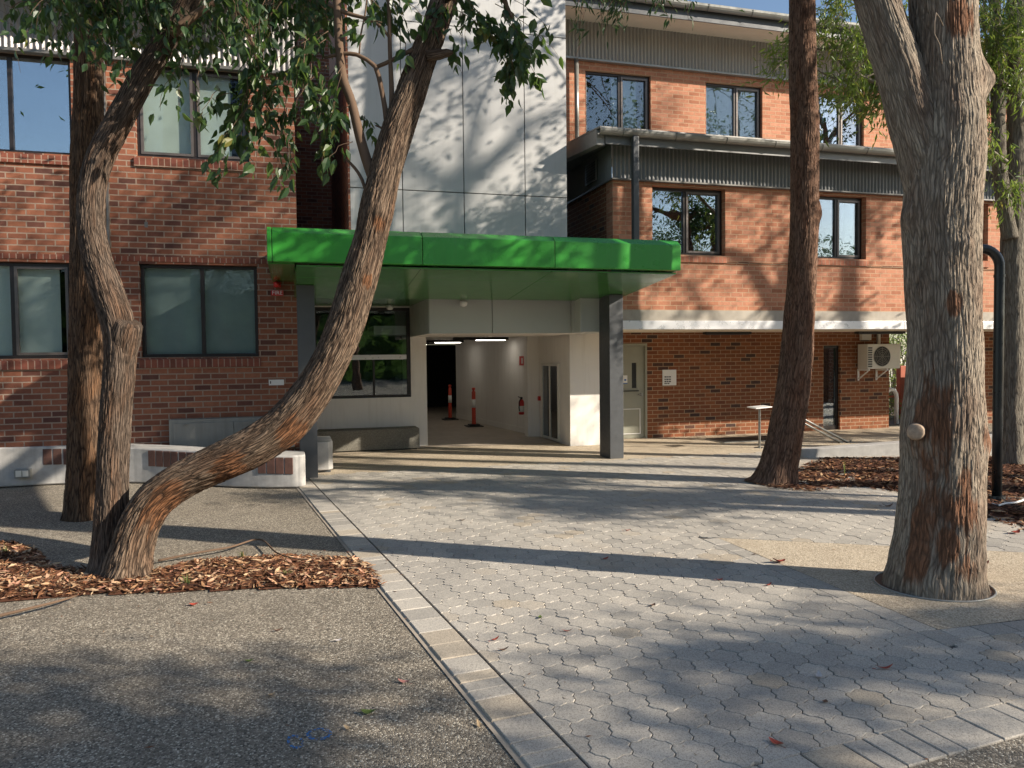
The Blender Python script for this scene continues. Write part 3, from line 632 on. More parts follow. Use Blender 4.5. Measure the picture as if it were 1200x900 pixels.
for i, p in enumerate(((1.72, 13.9, 2.655), (2.72, 12.3, 2.62))):
    t = thing('dome_light', ['white dome lamp under the soffit left of the bulkhead', 'white dome lamp under the soffit in front of the bulkhead'][i], 'lamp', p)
    obj('shade', MB().lathe((p[0], p[1], p[2]-.10), [(.02, 0), (.05, .012), (.065, .045), (.06, .085), (.03, .10)], 16), 'signwhite', t, smooth=True)
# passage furniture
def bollard(x, y, label):
    t = thing('bollard', label, 'bollard', (x, y, 0), 'red and white bollards in the passage')
    obj('base', MB().box(x-.2, x+.2, y-.2, y+.2, .001, .035).box(x-.13, x+.13, y-.13, y+.13, .035, .07), 'black', t, bevel=.012)
    obj('post', MB().lathe((x, y, .07), [(.055, 0), (.05, .03), (.048, .36), (.046, .78), (.03, .80), (.03, .83), (.045, .84), (.04, .88), (.01, .885)], 16), 'orange', t, smooth=True)
    obj('reflective_band', MB().lathe((x, y, .07), [(.0505, .40), (.0495, .60)], 16), 'signwhite', t, smooth=True)
bollard(4.22, 18.1, 'nearer red post with white band against the passage wall')
bollard(4.08, 20.3, 'farther red post with white band at the dark passage end')
t = thing('fire_extinguisher', 'red fire extinguisher hung on the white passage wall', 'extinguisher', (4.8, 15.9, .45))
ex, ey = 4.78, 15.85
obj('cylinder', MB().lathe((ex-.03, ey, .44), [(.05, 0), (.06, .012), (.06, .27), (.045, .31), (.02, .33)], 16), 'red', t, smooth=True)
obj('label', MB().lathe((ex-.03, ey, .50), [(.061, 0), (.061, .13)], 16), 'signwhite', t, smooth=True)
obj('valve', MB().box(ex-.05, ex-.01, ey-.03, ey+.03, .77, .82).tube([(ex-.03, ey-.02, .8), (ex-.11, ey-.03, .83)], .010, 6), 'black', t)
obj('hose', MB().tube([(ex-.04, ey-.03, .79), (ex-.09, ey-.06, .74), (ex-.10, ey-.06, .6), (ex-.09, ey-.05, .52)], .012, 8), 'black', t, smooth=True)
t = thing('extinguisher_sign', 'red location sign high on the passage wall above the extinguisher', 'sign', (4.86, 15.8, 1.6))
obj('plate', MB().box(4.80, 4.812, 15.74, 16.14, 1.50, 1.70), 'red', t)
obj('pictogram', MB().box(4.797, 4.7998, 15.88, 15.98, 1.54, 1.66), 'signwhite', t)
t = thing('call_point', 'small red alarm call point beside the glazed cabinet', 'call point', (4.97, 15.24, .8))
obj('box', MB().box(4.935, 4.979, 15.20, 15.28, .77, .86), 'red', t, bevel=.004)
t = thing('display_cabinet', 'tall white framed glazed cabinet in the wall of the passage mouth', 'cabinet', (4.95, 14.5, 0))
cb = MB()
for y0, y1 in ((14.0, 14.05), (14.49, 14.55), (14.97, 15.02)): cb.box(4.935, 4.978, y0, y1, .03, 1.55)
cb.box(4.936, 4.977, 14.05, 14.97, 1.50, 1.549).box(4.936, 4.977, 14.05, 14.97, .031, .08)
obj('frame', cb, 'plastic', t, bevel=.003)
obj('backing', MB().box(4.972, 4.979, 14.05, 14.97, .08, 1.5), 'steelgrey', t)
for y0, y1 in ((14.052, 14.488), (14.552, 14.968)): obj('pane', MB().box(4.944, 4.948, y0, y1, .082, 1.498), 'glass', t)
for k, (y0, z0, m_) in enumerate(((14.12, 1.1, 'signwhite'), (14.25, .78, 'signwhite'), (14.62, 1.15, 'signwhite'), (14.7, .75, 'plastic'), (14.15, .42, 'black'), (14.3, .95, 'red'), (14.75, 1.3, 'steelgrey'))):
    obj('notice', MB().box(4.966, 4.9715, y0, y0+.17, z0, z0+.2), m_, t)
for i, (x, y) in enumerate(((4.05, 16.6), (3.6, 19.2), (3.2, 22.0))):
    t = thing('ceiling_light', ['black batten light on the passage ceiling nearest the entrance', 'second black batten light along the passage ceiling', 'farthest black batten light in the passage'][i], 'lamp', (x, y, 2.1), 'batten lights on the passage ceiling')
    obj('housing', MB().box(x-.62, x+.62, y-.09, y+.09, 2.07, 2.128), 'black', t, bevel=.01)
    obj('diffuser', MB().box(x-.1, x+.55, y-.06, y+.06, 2.055, 2.069), 'tube', t)
t = thing('hanging_sign', 'pale overhead directory sign hanging at the dark end of the passage', 'sign', (2.7, 23, 1.8))
obj('board', MB().box(2.2, 3.75, 23, 23.05, 1.66, 1.88), 'plastic', t, bevel=.004)
obj('hanger', MB().box(2.4, 2.42, 23.015, 23.035, 1.88, 2.13).box(3.5, 3.52, 23.015, 23.035, 1.88, 2.13), 'black', t)
# right lower wall
t = fitting('wall_sign', 'square white sign with small grey print on the brick beside the grey door', 'sign', [('plate', MB().box(7.26, 7.57, 14.183, 14.198, 1.07, 1.39), 'signwhite')], (7.4, 14.2, 1.2))
pr = MB()
for r_, z in enumerate((1.245, 1.195, 1.15, 1.11)):
    x = 7.30
    for wl in [(.05, .03, .04), (.03, .05, .04), (.045, .03, .045), (.03, .025, .03)][r_]: pr.box(x, x+wl, 14.180, 14.1828, z-.013, z+.013); x += wl+.012
obj('print', pr, 'ink', t)
t = thing('air_conditioner', 'white outdoor air conditioner unit on brackets high on the brick wall', 'air conditioner', (12.4, 14, 1.35))
obj('casing', MB().box(11.98, 12.85, 13.86, 14.16, 1.34, 1.88), 'plastic', t, bevel=.015)
fg = MB()
for k in range(1, 6): fg.tube([(12.36+.215*k/5*math.cos(a), 13.85, 1.61+.215*k/5*math.sin(a)) for a in [2*PI*i/24 for i in range(25)]], .005, 4)
for k in range(8): fg.tube([(12.36, 13.848, 1.61), (12.36+.22*math.cos(k*PI/4), 13.848, 1.61+.22*math.sin(k*PI/4))], .005, 4)
obj('fan_grille', fg, 'steelgrey', t)
fr_ = MB().lathe((0, 0, 0), [(.21, 0), (.21, .006)], 28); fr_.v = [(12.36+a, 13.858-c, 1.61+b) for a, b, c in fr_.v]
obj('fan_opening', fr_, 'black', t)
cg = MB()
for k in range(9): cg.box(12.0, 12.10, 13.85, 13.859, 1.38+k*.05, 1.41+k*.05)
obj('side_louvres', cg, 'ink', t)
for x in (12.0, 12.48):
    obj('bracket', MB().box(x, x+.03, 13.84, 14.196, 1.30, 1.338).box(x, x+.03, 14.16, 14.197, 1.08, 1.30).hexa([(x+.005, 13.88, 1.28), (x+.025, 13.88, 1.28), (x+.025, 14.17, 1.10), (x+.005, 14.17, 1.10), (x+.005, 13.88, 1.30), (x+.025, 13.88, 1.30), (x+.025, 14.17, 1.13), (x+.005, 14.17, 1.13)]), 'signwhite', t)
obj('pipe_duct', MB().box(12.52, 12.58, 14.15, 14.197, 1.88, 2.148), 'plastic', t)
t = fitting('junction_box', 'small cream box on the brick above the air conditioner', 'box', [('cover', MB().box(12.06, 12.31, 14.12, 14.197, 1.97, 2.10), 'plastic')], (12.2, 14.2, 2.0))
for i, (x0, x1, y) in enumerate(((8.05, 9.1, 13.9), (11.6, 12.82, 13.75))):
    t = thing('soffit_light', ['black strip light under the overhang left of the reddish trunk', 'black strip light under the overhang above the air conditioner'][i], 'lamp', (x0, y, 2.1))
    obj('housing', MB().box(x0, x1, y-.07, y+.07, 2.10, 2.148), 'black', t, bevel=.008)
    obj('diffuser', MB().box(x0+.05, x1-.05, y-.045, y+.045, 2.09, 2.099), 'charcoal', t)
t = thing('doormat', 'dark rubber grate mat on the pale paving near the brick wall', 'mat', (8.4, 13, 0))
obj('frame', MB().box(7.85, 9.3, 12.85, 13.6, .012, .022), 'steelgrey', t)
mm = MB()
for k in range(22): mm.box(7.89+k*.0636, 7.89+k*.0636+.045, 12.88, 13.57, .022, .03)
obj('tread', mm, 'black', t)
b_ = FY(890, 500, 12.0); 
t = thing('pedestal', 'slim pale pedestal with a flat tilted top beside the reddish trunk', 'pedestal', (b_.x, 12.0, 0))
obj('post', MB().lathe((b_.x, 12.0, .006), [(.09, 0), (.09, .012), (.022, .014), (.022, .72)], 12), 'stainless', t, smooth=False)
obj('top_plate', MB().hexa([(b_.x-.17, 11.86, .715), (b_.x+.17, 11.86, .735), (b_.x+.17, 12.14, .745), (b_.x-.17, 12.14, .725), (b_.x-.17, 11.86, .735), (b_.x+.17, 11.86, .755), (b_.x+.17, 12.14, .765), (b_.x-.17, 12.14, .745)]), 'signwhite', t, bevel=.008)
t = thing('handrail', 'sloping double stainless handrail behind the reddish trunk', 'railing', (9.4, 12.2, 0))
p0, p1 = FY(936, 488, 12.1), FY(1000, 522, 12.1)
for dz in (0, -.075): obj('rail', MB().tube([p0+Vector((-.3, 0, .13+dz)), p0+Vector((0, 0, dz)), p1+Vector((0, 0, dz))], .021, 10), 'stainless', t, smooth=True)
for f_ in (.02, .95):
    pp = p0.lerp(p1, f_); obj('post', MB().tube([(pp.x, 12.1, 0), (pp.x, 12.1, max(.05, pp.z-.0))], .02, 8), 'stainless', t)
t = thing('kerb_wall', 'low grey concrete wedge wall behind the right mulch bed', 'wall', (9, 10.4, 0))
obj('wall', MB().hexa([(7.9, 10.58, 0), (12.6, 9.75, 0), (12.6, 10.0, 0), (7.9, 10.8, 0), (7.9, 10.58, .14), (12.6, 9.75, .36), (12.6, 10.0, .36), (7.9, 10.8, .14)]), 'conc', t, bevel=.012)
# lamp post
lp = G(1168, 588)
t = thing('lamp_post', 'black steel post with a bent arm beside the big grey trunk', 'lamp post', (lp.x, lp.y, 0))
ztop = 2.86; pr_ = .052
obj('base_plate', MB().lathe((lp.x, lp.y, 0.01), [(.17, 0), (.17, .02), (.09, .025), (.085, .06)], 20), 'lampblack', t)
dirL = -RT.normalized(); dirL = Vector((dirL.x, dirL.y, 0)).normalized()
path = [Vector((lp.x, lp.y, z)) for z in (.03, 1, 2, ztop-.22)]+[Vector((lp.x, lp.y, ztop-.22))+dirL*.2*(1-math.cos(a))+Vector((0, 0, .2*math.sin(a))) for a in [k*PI/2/8 for k in range(1, 9)]]
path.append(path[-1]+dirL*.12)
obj('pole', MB().tube(path, pr_, 20), 'lampblack', t, smooth=True)
obj('collar', MB().lathe((lp.x, lp.y, 2.52), [(pr_+.006, 0), (pr_+.006, .03)], 20), 'lampblack', t)
obj('lamp_head', MB().tube([path[-1]-dirL*.02, path[-1]+dirL*.22], [.05, .07], 16), 'lampblack', t, smooth=True)
t = thing('cable_offcut', 'white cable end lying on mulch at the foot of the black post', 'cable', (lp.x, lp.y, 0))
obj('cable', MB().tube([G(1163, 590, .06), G(1170, 592, .07), G(1178, 590, .06), G(1190, 589, .06), G(1203, 585, .05)], .012, 6), 'signwhite', t, smooth=True)
# ================================================================== GROUND
struct('ground', MB().add([(-120, -120, 0), (120, -120, 0), (120, 160, 0), (-120, 160, 0)], [(0, 1, 2, 3)]), 'asphalt')
SD = Vector((-.113, .9936)).normalized(); SNR = Vector((SD.y, -SD.x))    # along the edging strip / to its right
A0 = Vector((1.14, 2.9))                                              # a point on the dark joint right of the strip
def sgn(p, o, d): return (p[0]-o[0])*d[1]-(p[1]-o[1])*d[0]            # >0 right of the line
pad = [G(888, 652).xy, G(1100, 741).xy, G(1200, 729).xy]
pd1 = (pad[1]-pad[0]).normalized(); pd2 = (pad[2]-pad[1]).normalized()
e0, e1 = G(1000, 872).xy, G(1190, 824).xy; ed = (e1-e0).normalized(); edn = Vector((ed.y, -ed.x))
padtop = G(1000, 645).xy; padtop2 = G(1200, 655).xy
def in_paving(p):
    if p[1] > 11.35: return -1
    a = sgn(p, A0, SD); b = -sgn(p, e0, ed)
    return min(a, b)
BW_ = .11
pad_planes = [(pad[0]-Vector((-pd1.y, pd1.x))*-0.0, pd1, 1), (pad[1], pd2, 1)]
def halfplane(poly, o, n):
    out = []
    for i in range(len(poly)):
        a, b = poly[i], poly[(i+1) % len(poly)]; da, db = (a-o).dot(n), (b-o).dot(n)
        if da >= 0: out.append(a)
        if (da >= 0) != (db >= 0): out.append(a.lerp(b, da/(da-db)))
    return out
n1 = Vector((pd1.y, -pd1.x)); n2 = Vector((pd2.y, -pd2.x))    # outward (towards the camera) normals of the pad's two near edges
if n1.dot(Vector((0, 0))-pad[0]) < 0: n1 = -n1
if n2.dot(Vector((2, 0))-pad[1]) < 0: n2 = -n2
d3 = (padtop2-padtop).normalized(); n3 = Vector((-d3.y, d3.x))
if n3.y < 0: n3 = -n3
#                         # far edge
bord = .16
def isect(o1, dd1, o2, dd2):
    k = (o2-o1).cross(dd2)/dd1.cross(dd2); return o1+dd1*k
tl = isect(pad[0], pd1, padtop+n3*.155, d3)
def paving():
    d = .178; b = SD*d; a = Matrix.Rotation(math.radians(-60), 2) @ b
    R_ = d/math.sqrt(3); ang0 = math.atan2(SD.y, SD.x)+PI/6
    V = [Vector((math.cos(ang0+k*PI/3), math.sin(ang0+k*PI/3)))*R_ for k in range(6)]
    half = []
    for k in range(3):
        A_, B_ = V[k], V[(k+1) % 6]; dd = (B_-A_); nn = Vector((dd.y, -dd.x)).normalized(); am = .009 if k != 1 else .006
        half.append([A_, A_.lerp(B_, .3)+nn*am, A_.lerp(B_, .7)-nn*am])
    cell = []
    for k in range(3): cell += half[k]
    for k in range(3):
        A_, B_ = V[k], V[k+1]; tr = V[(k+4) % 6]-A_   # opposite edge is a translation
        seq = [A_, half[k][1], half[k][2], B_]; seq = [q+(V[k+3]-B_) for q in reversed(seq)]
        cell += seq[:3]
    m = MB(); rnd = random.Random(3)
    for i in range(-70, 90):
        for j in range(-110, 110):
            c = a*i+b*j+A0
            if c.y < -2.5 or c.y > 11.4 or c.x > 13 or c.x < -1: continue
            if (c-A0).dot(SNR) < -.11 or (c-e0).dot(edn) > .11: continue
            dp = max((c-pad[0]).dot(n1), (c-pad[1]).dot(n2), (c-padtop).dot(n3))
            if dp < bord-.1: continue
            poly = [c+q for q in cell]
            poly = halfplane(poly, A0+SNR*.003, SNR)
            if len(poly) > 2: poly = halfplane(poly, e0, -edn)
            if len(poly) > 2 and dp < bord+.14:
                k = max(((c-pad[0]).dot(n1), pad[0]+n1*bord, n1), ((c-pad[1]).dot(n2), pad[1]+n2*bord, n2), ((c-padtop).dot(n3), padtop+n3*bord, n3), key=lambda q: q[0])
                poly = halfplane(poly, k[1], k[2])
            if len(poly) < 3: continue
            ar = abs(sum(poly[q].cross(poly[(q+1) % len(poly)]) for q in range(len(poly))))/2
            if ar < .0012: continue
            cc = sum(poly, Vector((0, 0)))/len(poly); n = len(poly)
            dz = rnd.uniform(-.0018, .0018); tx, ty = rnd.gauss(0, .006), rnd.gauss(0, .006)
            vs = []
            for s_, z in ((.974, .004), (.974, .0125), (.945, .0165)):
                for q in poly:
                    p = cc+(q-cc)*s_; vs.append((p.x, p.y, z+(dz+(p.x-cc.x)*tx+(p.y-cc.y)*ty if z > .01 else 0)))
            fs = [(k*n+q, k*n+(q+1) % n, (k+1)*n+(q+1) % n, (k+1)*n+q) for k in (0, 1) for q in range(n)]+[tuple(2*n+q for q in range(n))]
            m.add(vs, fs, min(1, max(0, rnd.gauss(.5, .24))))
    struct('paving', m, 'paver')
paving()
far = [A0+SD*t_ for t_ in (-4.2, 8.5)]
struct('paving_bed', MB().add([(*(far[0]), .004), (*(far[0]+SNR*14), .004), (*(far[1]+SNR*14), .004), (*far[1], .004)], [(0, 1, 2, 3)]), 'sand')
def rowstones(o, d, nrm, L, w, lens, z=.0165, skip=None, sg=.3):
    m = MB(); s = 0; rnd = random.Random(11)
    while s < L:
        l = rnd.choice(lens); a = o+d*(s+.004); b = o+d*(s+l-.004); dz = rnd.uniform(-.0015, .0015)
        vs = []
        for zz, ins in ((.004, 0), (.0125, 0), (z+dz, .004)):
            for p, k in ((a, 1), (b, 1), (b, -1), (a, -1)):
                q = p+nrm*(ins if k == 1 else w-ins)+d*(ins if p is a else -ins); vs.append((q.x, q.y, zz))
        m.add(vs, [(0, 1, 5, 4), (1, 2, 6, 5), (2, 3, 7, 6), (3, 0, 4, 7), (4, 5, 9, 8), (5, 6, 10, 9), (6, 7, 11, 10), (7, 4, 8, 11), (8, 9, 10, 11)], min(1, max(0, rnd.gauss(.45, sg))))
        s += l
    return m
o_ = A0-SD*4.2-SNR*.225
struct('edging_strip', rowstones(o_, SD, SNR, 12.6, .215, [.112, .225, .225, .225, .112], sg=.55), 'paver')
struct('edging_mortar', MB().add([(*(o_-SNR*.03), .006), (*(o_+SNR*.222), .006), (*(o_+SNR*.222+SD*12.6), .006), (*(o_-SNR*.03+SD*12.6), .006)], [(0, 1, 2, 3)]), 'floor')
struct('pad_edging', rowstones(tl, pd1, n1, (pad[1]-tl).length, bord-.004, [.225]), 'paver')
struct('pad_edging', rowstones(pad[1], pd2, n2, (isect(pad[1], pd2, padtop+n3*.155, d3)-pad[1]).length, bord-.004, [.225]), 'paver')
struct('front_edging', rowstones(e0-ed*4, ed, edn, 9, .24, [.112, .225, .225]), 'paver')
fb = e0+edn*.243
struct('road', MB().add([(*(fb-ed*6), .008), (*(fb-ed*6+edn*12), .008), (*(fb+ed*12+edn*12), .008), (*(fb+ed*12), .008)], [(0, 1, 2, 3)]), 'asphalt')
# clip road to the right of the strip is not needed: it lies behind the camera's lower edge
pf = padtop+Vector((6, -.2)); 
apex = isect(pad[1], pd2, padtop+n3*.155, d3); padpoly = [tl, pad[1], apex]
struct('aggregate_pad', MB().add([(*p, .0172) for p in padpoly], [tuple(range(len(padpoly)))]), 'beigeagg')
# pale apron in front of the buildings and passage floor
struct('apron', MB().add([(-.05, 11.35, .008), (13.2, 11.35, .008), (13.2, 14.3, .008), (.13, 14.6, .008)], [(0, 1, 2, 3)]), 'beigeagg')
struct('passage_floor', MB().add([(1.5, 14.3, .012), (5.2, 14.05, .012), (5.2, 26, .012), (1.5, 26, .012)], [(0, 1, 2, 3)]), 'floor')
struct('garden_ground', MB().add([(12.9, 14.6, .01), (30, 14.6, .01), (30, 40, .01), (12.9, 40, .01)], [(0, 1, 2, 3)]), 'hedge_soil')
# tree pit ring
# ------------------------------------------------------------------ mulch beds
def inside(p, poly):
    r = False; n = len(poly)
    for i in range(n):
        a, b = poly[i], poly[(i+1) % n]
        if (a.y > p.y) != (b.y > p.y) and p.x < (b.x-a.x)*(p.y-a.y)/(b.y-a.y)+a.x: r = not r
    return r
def mulch(poly, n, seed, name, label, sc=1.0, dull=0.0):
    rnd = random.Random(seed); m = MB()
    xs = [p.x for p in poly]; ys = [p.y for p in poly]
    # lumpy base sheet
    st = .07; nx = int((max(xs)-min(xs))/st)+2; ny = int((max(ys)-min(ys))/st)+2
    def edge(x, y):
        p = Vector((x, y)); b = 9
        for i in range(len(poly)):
            u, v = poly[i], poly[(i+1) % len(poly)]; w = v-u; k = max(0, min(1, (p-u).dot(w)/max(1e-6, w.dot(w)))); b = min(b, (u+w*k-p).length)
        return b
    def hgt(x, y): return .006+min(1, edge(x, y)/.22)*(.008+.03*max(0, noise.noise(Vector((x*1.7, y*1.7, seed)))+.45))
    idx = {}
    vs = []; fs = []
    for i in range(nx):
        for j in range(ny):
            p = Vector((min(xs)+i*st, min(ys)+j*st)); idx[i, j] = len(vs); vs.append((p.x, p.y, hgt(p.x, p.y)))
    for i in range(nx-1):
        for j in range(ny-1):
            if inside(Vector((min(xs)+(i+.5)*st, min(ys)+(j+.5)*st)), poly): fs.append((idx[i, j], idx[i+1, j], idx[i+1, j+1], idx[i, j+1]))
    m.add(vs, fs, .28)
    # a skirt exactly on the outline
    k = 0
    while k < n:
        p = Vector((rnd.uniform(min(xs), max(xs)), rnd.uniform(min(ys), max(ys))))
        q = p+Vector((rnd.gauss(0, .015), rnd.gauss(0, .015)))
        if not inside(p, poly) or (rnd.random() < .9 and not inside(q, poly)): continue
        k += 1; l = rnd.uniform(.008, .040)*sc*(2.1 if rnd.random() < .06 else 1); w_ = min(.012, l*rnd.uniform(.1, .4))*sc; a = rnd.uniform(0, 2*PI); el = rnd.gauss(.0, .22)
        d = Vector((math.cos(a)*math.cos(el), math.sin(a)*math.cos(el), math.sin(el))); s_ = Vector((-math.sin(a), math.cos(a), rnd.gauss(0, .35))).normalized()
        c = Vector((q.x, q.y, hgt(q.x, q.y)+rnd.uniform(.004, .022))); up = d.cross(s_)
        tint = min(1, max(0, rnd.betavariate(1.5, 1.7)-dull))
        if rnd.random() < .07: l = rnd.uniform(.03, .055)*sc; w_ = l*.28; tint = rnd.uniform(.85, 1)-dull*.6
        bend = up*l*rnd.uniform(-.12, .12)
        m.add([c-d*l-s_*w_*.4, c-d*l+s_*w_*.3, c+s_*w_+bend, c+d*l+s_*w_*.2, c+d*l-s_*w_*.4, c-s_*w_+bend], [(0, 1, 2, 5), (5, 2, 3, 4)], tint)
    o = obj(name, m, 'chip', kind='stuff'); o['label'] = label; o['category'] = 'mulch'; return o
bedL = [G(x, y).xy for x, y in ((-400, 720), (-150, 713), (0, 706), (90, 699), (200, 695), (330, 690), (452, 689), (433, 664), (417, 655), (330, 652), (230, 658), (190, 668), (100, 668), (58, 664), (44, 646), (15, 636), (-60, 634), (-200, 640), (-400, 650))]
mulch(bedL, 26000, 5, 'bark_mulch', 'sunlit orange bark mulch under the leaning left trunk')
bedR = [G(x, y).xy for x, y in ((872, 566), (905, 574), (950, 578), (1000, 572), (1060, 580), (1130, 600), (1180, 618), (1230, 632), (1400, 640), (1400, 540), (1200, 536), (1052, 537), (960, 538), (945, 545), (925, 555))]
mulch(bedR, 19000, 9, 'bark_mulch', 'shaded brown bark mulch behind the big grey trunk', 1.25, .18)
# ================================================================== TREES
def catmull(P, R, step):
    pts = []; rad = []
    for i in range(len(P)-1):
        p0, p1, p2, p3 = [P[max(0, min(len(P)-1, k))] for k in (i-1, i, i+1, i+2)]
        n = max(1, int((p2-p1).length/step))
        for s in range(n):
            u = s/n; pts.append(.5*((2*p1)+(p2-p0)*u+(2*p0-5*p1+4*p2-p3)*u*u+(3*p1-p0-3*p2+p3)*u**3))
            uu = u*u*(3-2*u); rad.append(R[i]*(1-uu)+R[i+1]*uu)
    pts.append(P[-1]); rad.append(R[-1]); return pts, rad
def barktube(name, P, R, mat, parent, nseg=64, step=.03, amp=.012, freq=7.0, seed=0, patches=(), bumps=(), twist=0.0, lump=.05, base_flare=0, zfreq=.13):
    P = [Vector(p) for p in P]; pts, rad = catmull(P, R, step); n = nseg
    vs = []; bk = []; bh = []; pt = []; ref = None; s = 0
    for i, p in enumerate(pts):
        d = (pts[min(i+1, len(pts)-1)]-pts[max(i-1, 0)]).normalized()
        if ref is None: ref = Vector((1, 0, 0)) if abs(d.x) < .8 else Vector((0, 1, 0))
        a = (ref-d*ref.dot(d)).normalized(); b = d.cross(a); ref = a
        if i: s += (p-pts[i-1]).length
        for k in range(n):
            th = 2*PI*k/n+s*twist; c_, s_ = math.cos(th), math.sin(th)
            q = Vector((c_*freq*max(R)*7.5, s_*freq*max(R)*7.5, s*freq*zfreq*4.2+seed*13.7))
            w_ = noise.noise(Vector((q.x*.3, q.y*.3, q.z*.6)))*1.6
            q2 = Vector((q.x+w_, q.y+w_, q.z))
            h1 = min(1, 4.2*abs(noise.noise(q2)))*2-1; h2 = min(1, 3.6*abs(noise.noise(q2*2.1+Vector((5, 3, 1)))))*2-1
            h = max(-1, min(1, .62*h1+.38*h2))
            lum = noise.noise(Vector((c_*1.3, s_*1.3, s*1.4+seed*7)))*lump+noise.noise(Vector((c_*2.6, s_*2.6, s*3.2+seed*3)))*lump*.5
            r = rad[i]*(1+lum)
            fl = 0
            if base_flare: 
                fl = base_flare*math.exp(-s*5.0)*(.6+.5*math.cos(th*5+seed+noise.noise(Vector((c_, s_, seed)))*3))
            dirv = a*c_+b*s_
            pos = p+dirv*(r+amp*min(1, rad[i]/.1)*h+fl*rad[i])
            for (bc, br, ba) in bumps:
                dd = (pos-bc).length
                if dd < br*2.2: pos = pos+dirv*ba*math.exp(-(dd/br)**2)
            pv = 0
            for (pc, prad) in patches:
                dd = pos-pc; dl = math.sqrt(dd.x**2+dd.y**2+(dd.z*.7)**2); pv = max(pv, 1-dl/prad*.55)
            vs.append(pos); bk.append((c_*.35, s_*.35, s)); bh.append(h*.5+.5); pt.append(max(0, pv))
    fs = [(i*n+k, i*n+(k+1) % n, (i+1)*n+(k+1) % n, (i+1)*n+k) for i in range(len(pts)-1) for k in range(n)]
    fs += [tuple(range(n-1, -1, -1)), tuple(range((len(pts)-1)*n, len(pts)*n))]
    me = bpy.data.meshes.new(name); me.from_pydata([tuple(v) for v in vs], [], fs); me.update()
    at = me.attributes.new('bk', 'FLOAT_VECTOR', 'POINT'); at.data.foreach_set('vector', [c for v in bk for c in v])
    at = me.attributes.new('bh', 'FLOAT', 'POINT'); at.data.foreach_set('value', bh)
    at = me.attributes.new('patch', 'FLOAT', 'POINT'); at.data.foreach_set('value', pt)
    me.materials.append(MT[mat]); me.polygons.foreach_set('use_smooth', [True]*len(me.polygons))
    o = bpy.data.objects.new(name, me); COL.objects.link(o); setparent(o, parent); return o
def pxpath(L, Z):
    P = []; R = []
    for i, q in enumerate(L):
        z = Z if not isinstance(Z, (tuple, list)) else Z[0]+(Z[1]-Z[0])*i/(len(L)-1)
        P.append(W(q[0], q[1], z)); R.append(q[2]/2*z/FPX/math.sqrt(1+((q[0]-600)/FPX)**2))
    return P, R
class Leaves:
    def __init__(s, seed): s.m = MB(); s.r = random.Random(seed)
    def leaf(s, p, d, nrm, L, wd, t, simple=False, curl=.15):
        sd = d.cross(nrm); 
        if sd.length < 1e-4: sd = Vector((1, 0, 0))
        sd.normalize(); nrm = sd.cross(d).normalized()
        if simple:
            s.m.add([p, p+d*L*.45+sd*wd*.5+nrm*wd*.12, p+d*L-nrm*L*curl, p+d*L*.45-sd*wd*.5+nrm*wd*.12], [(0, 1, 2), (0, 2, 3)], t); return
        q = lambda u, v, up: p+d*(L*u)+sd*(wd*v)+nrm*(up*wd-curl*L*u*u)
        s.m.add([q(0, 0, 0), q(.22, .40, .1), q(.5, .5, .14), q(.8, .22, .06), q(1.05, 0, 0), q(.8, -.22, .06), q(.5, -.5, .14), q(.22, -.40, .1), q(.4, 0, -.04), q(.75, 0, -.02)],
                [(0, 8, 2, 1), (8, 9, 3, 2), (9, 4, 3), (0, 7, 6, 8), (8, 6, 5, 9), (9, 5, 4)], t)
    def rnd_dir(s, droop=.6):
        r = s.r; d = Vector((r.gauss(0, 1), r.gauss(0, 1), r.gauss(0, .7)-droop)); return d.normalized()
    def clump(s, c, rad, n, L, simple=False, droop=.6, wr=.42):
        r = s.r
        for _ in range(n):
            p = c+Vector((r.gauss(0, rad), r.gauss(0, rad), r.gauss(0, rad*.8)))
            d = s.rnd_dir(droop); nn = Vector((r.gauss(0, 1), r.gauss(0, 1), r.gauss(.8, .8))).normalized(); l = L*r.uniform(.6, 1.25)
            s.leaf(p, d, nn, l, l*wr*r.uniform(.8, 1.2), min(1, max(0, r.gauss(.45, .25))), simple, r.uniform(0, .3))
    def twig(s, p0, p1, n, L, sag=.1, wr=.42, droop=.7, spread=.05, simple=False, rad=.004, stems=None, bias=0.):
        r = s.r; pts = []
        for i in range(9):
            u = i/8; pts.append(p0.lerp(p1, u)+Vector((0, 0, sag*4*u*(1-u)))+Vector((r.gauss(0, 1), r.gauss(0, 1), r.gauss(0, 1)))*(spread*.25*u))
        if stems is not None: stems.tube(pts, [rad*(1-.7*i/8) for i in range(9)], 5)
        for _ in range(n):
            u = r.random()**.75; k = min(7, int(u*8)); p = pts[k].lerp(pts[k+1], u*8-k)
            along = (p1-p0).normalized(); d = (along*r.uniform(.1, .9)+Vector((r.gauss(0, .6), r.gauss(0, .6), r.gauss(0, .45)-droop))).normalized()
            p = p+Vector((r.gauss(0, 1), r.gauss(0, 1), r.gauss(0, 1)))*spread*.5
            nn = Vector((r.gauss(0, .8), r.gauss(-.3, .8), r.gauss(.7, .6))).normalized(); l = L*r.uniform(.6, 1.25)
            s.leaf(p, d, nn, l, l*wr*r.uniform(.8, 1.2), min(1, max(0, r.gauss(.45+bias, .25))), simple, r.uniform(0, .3))
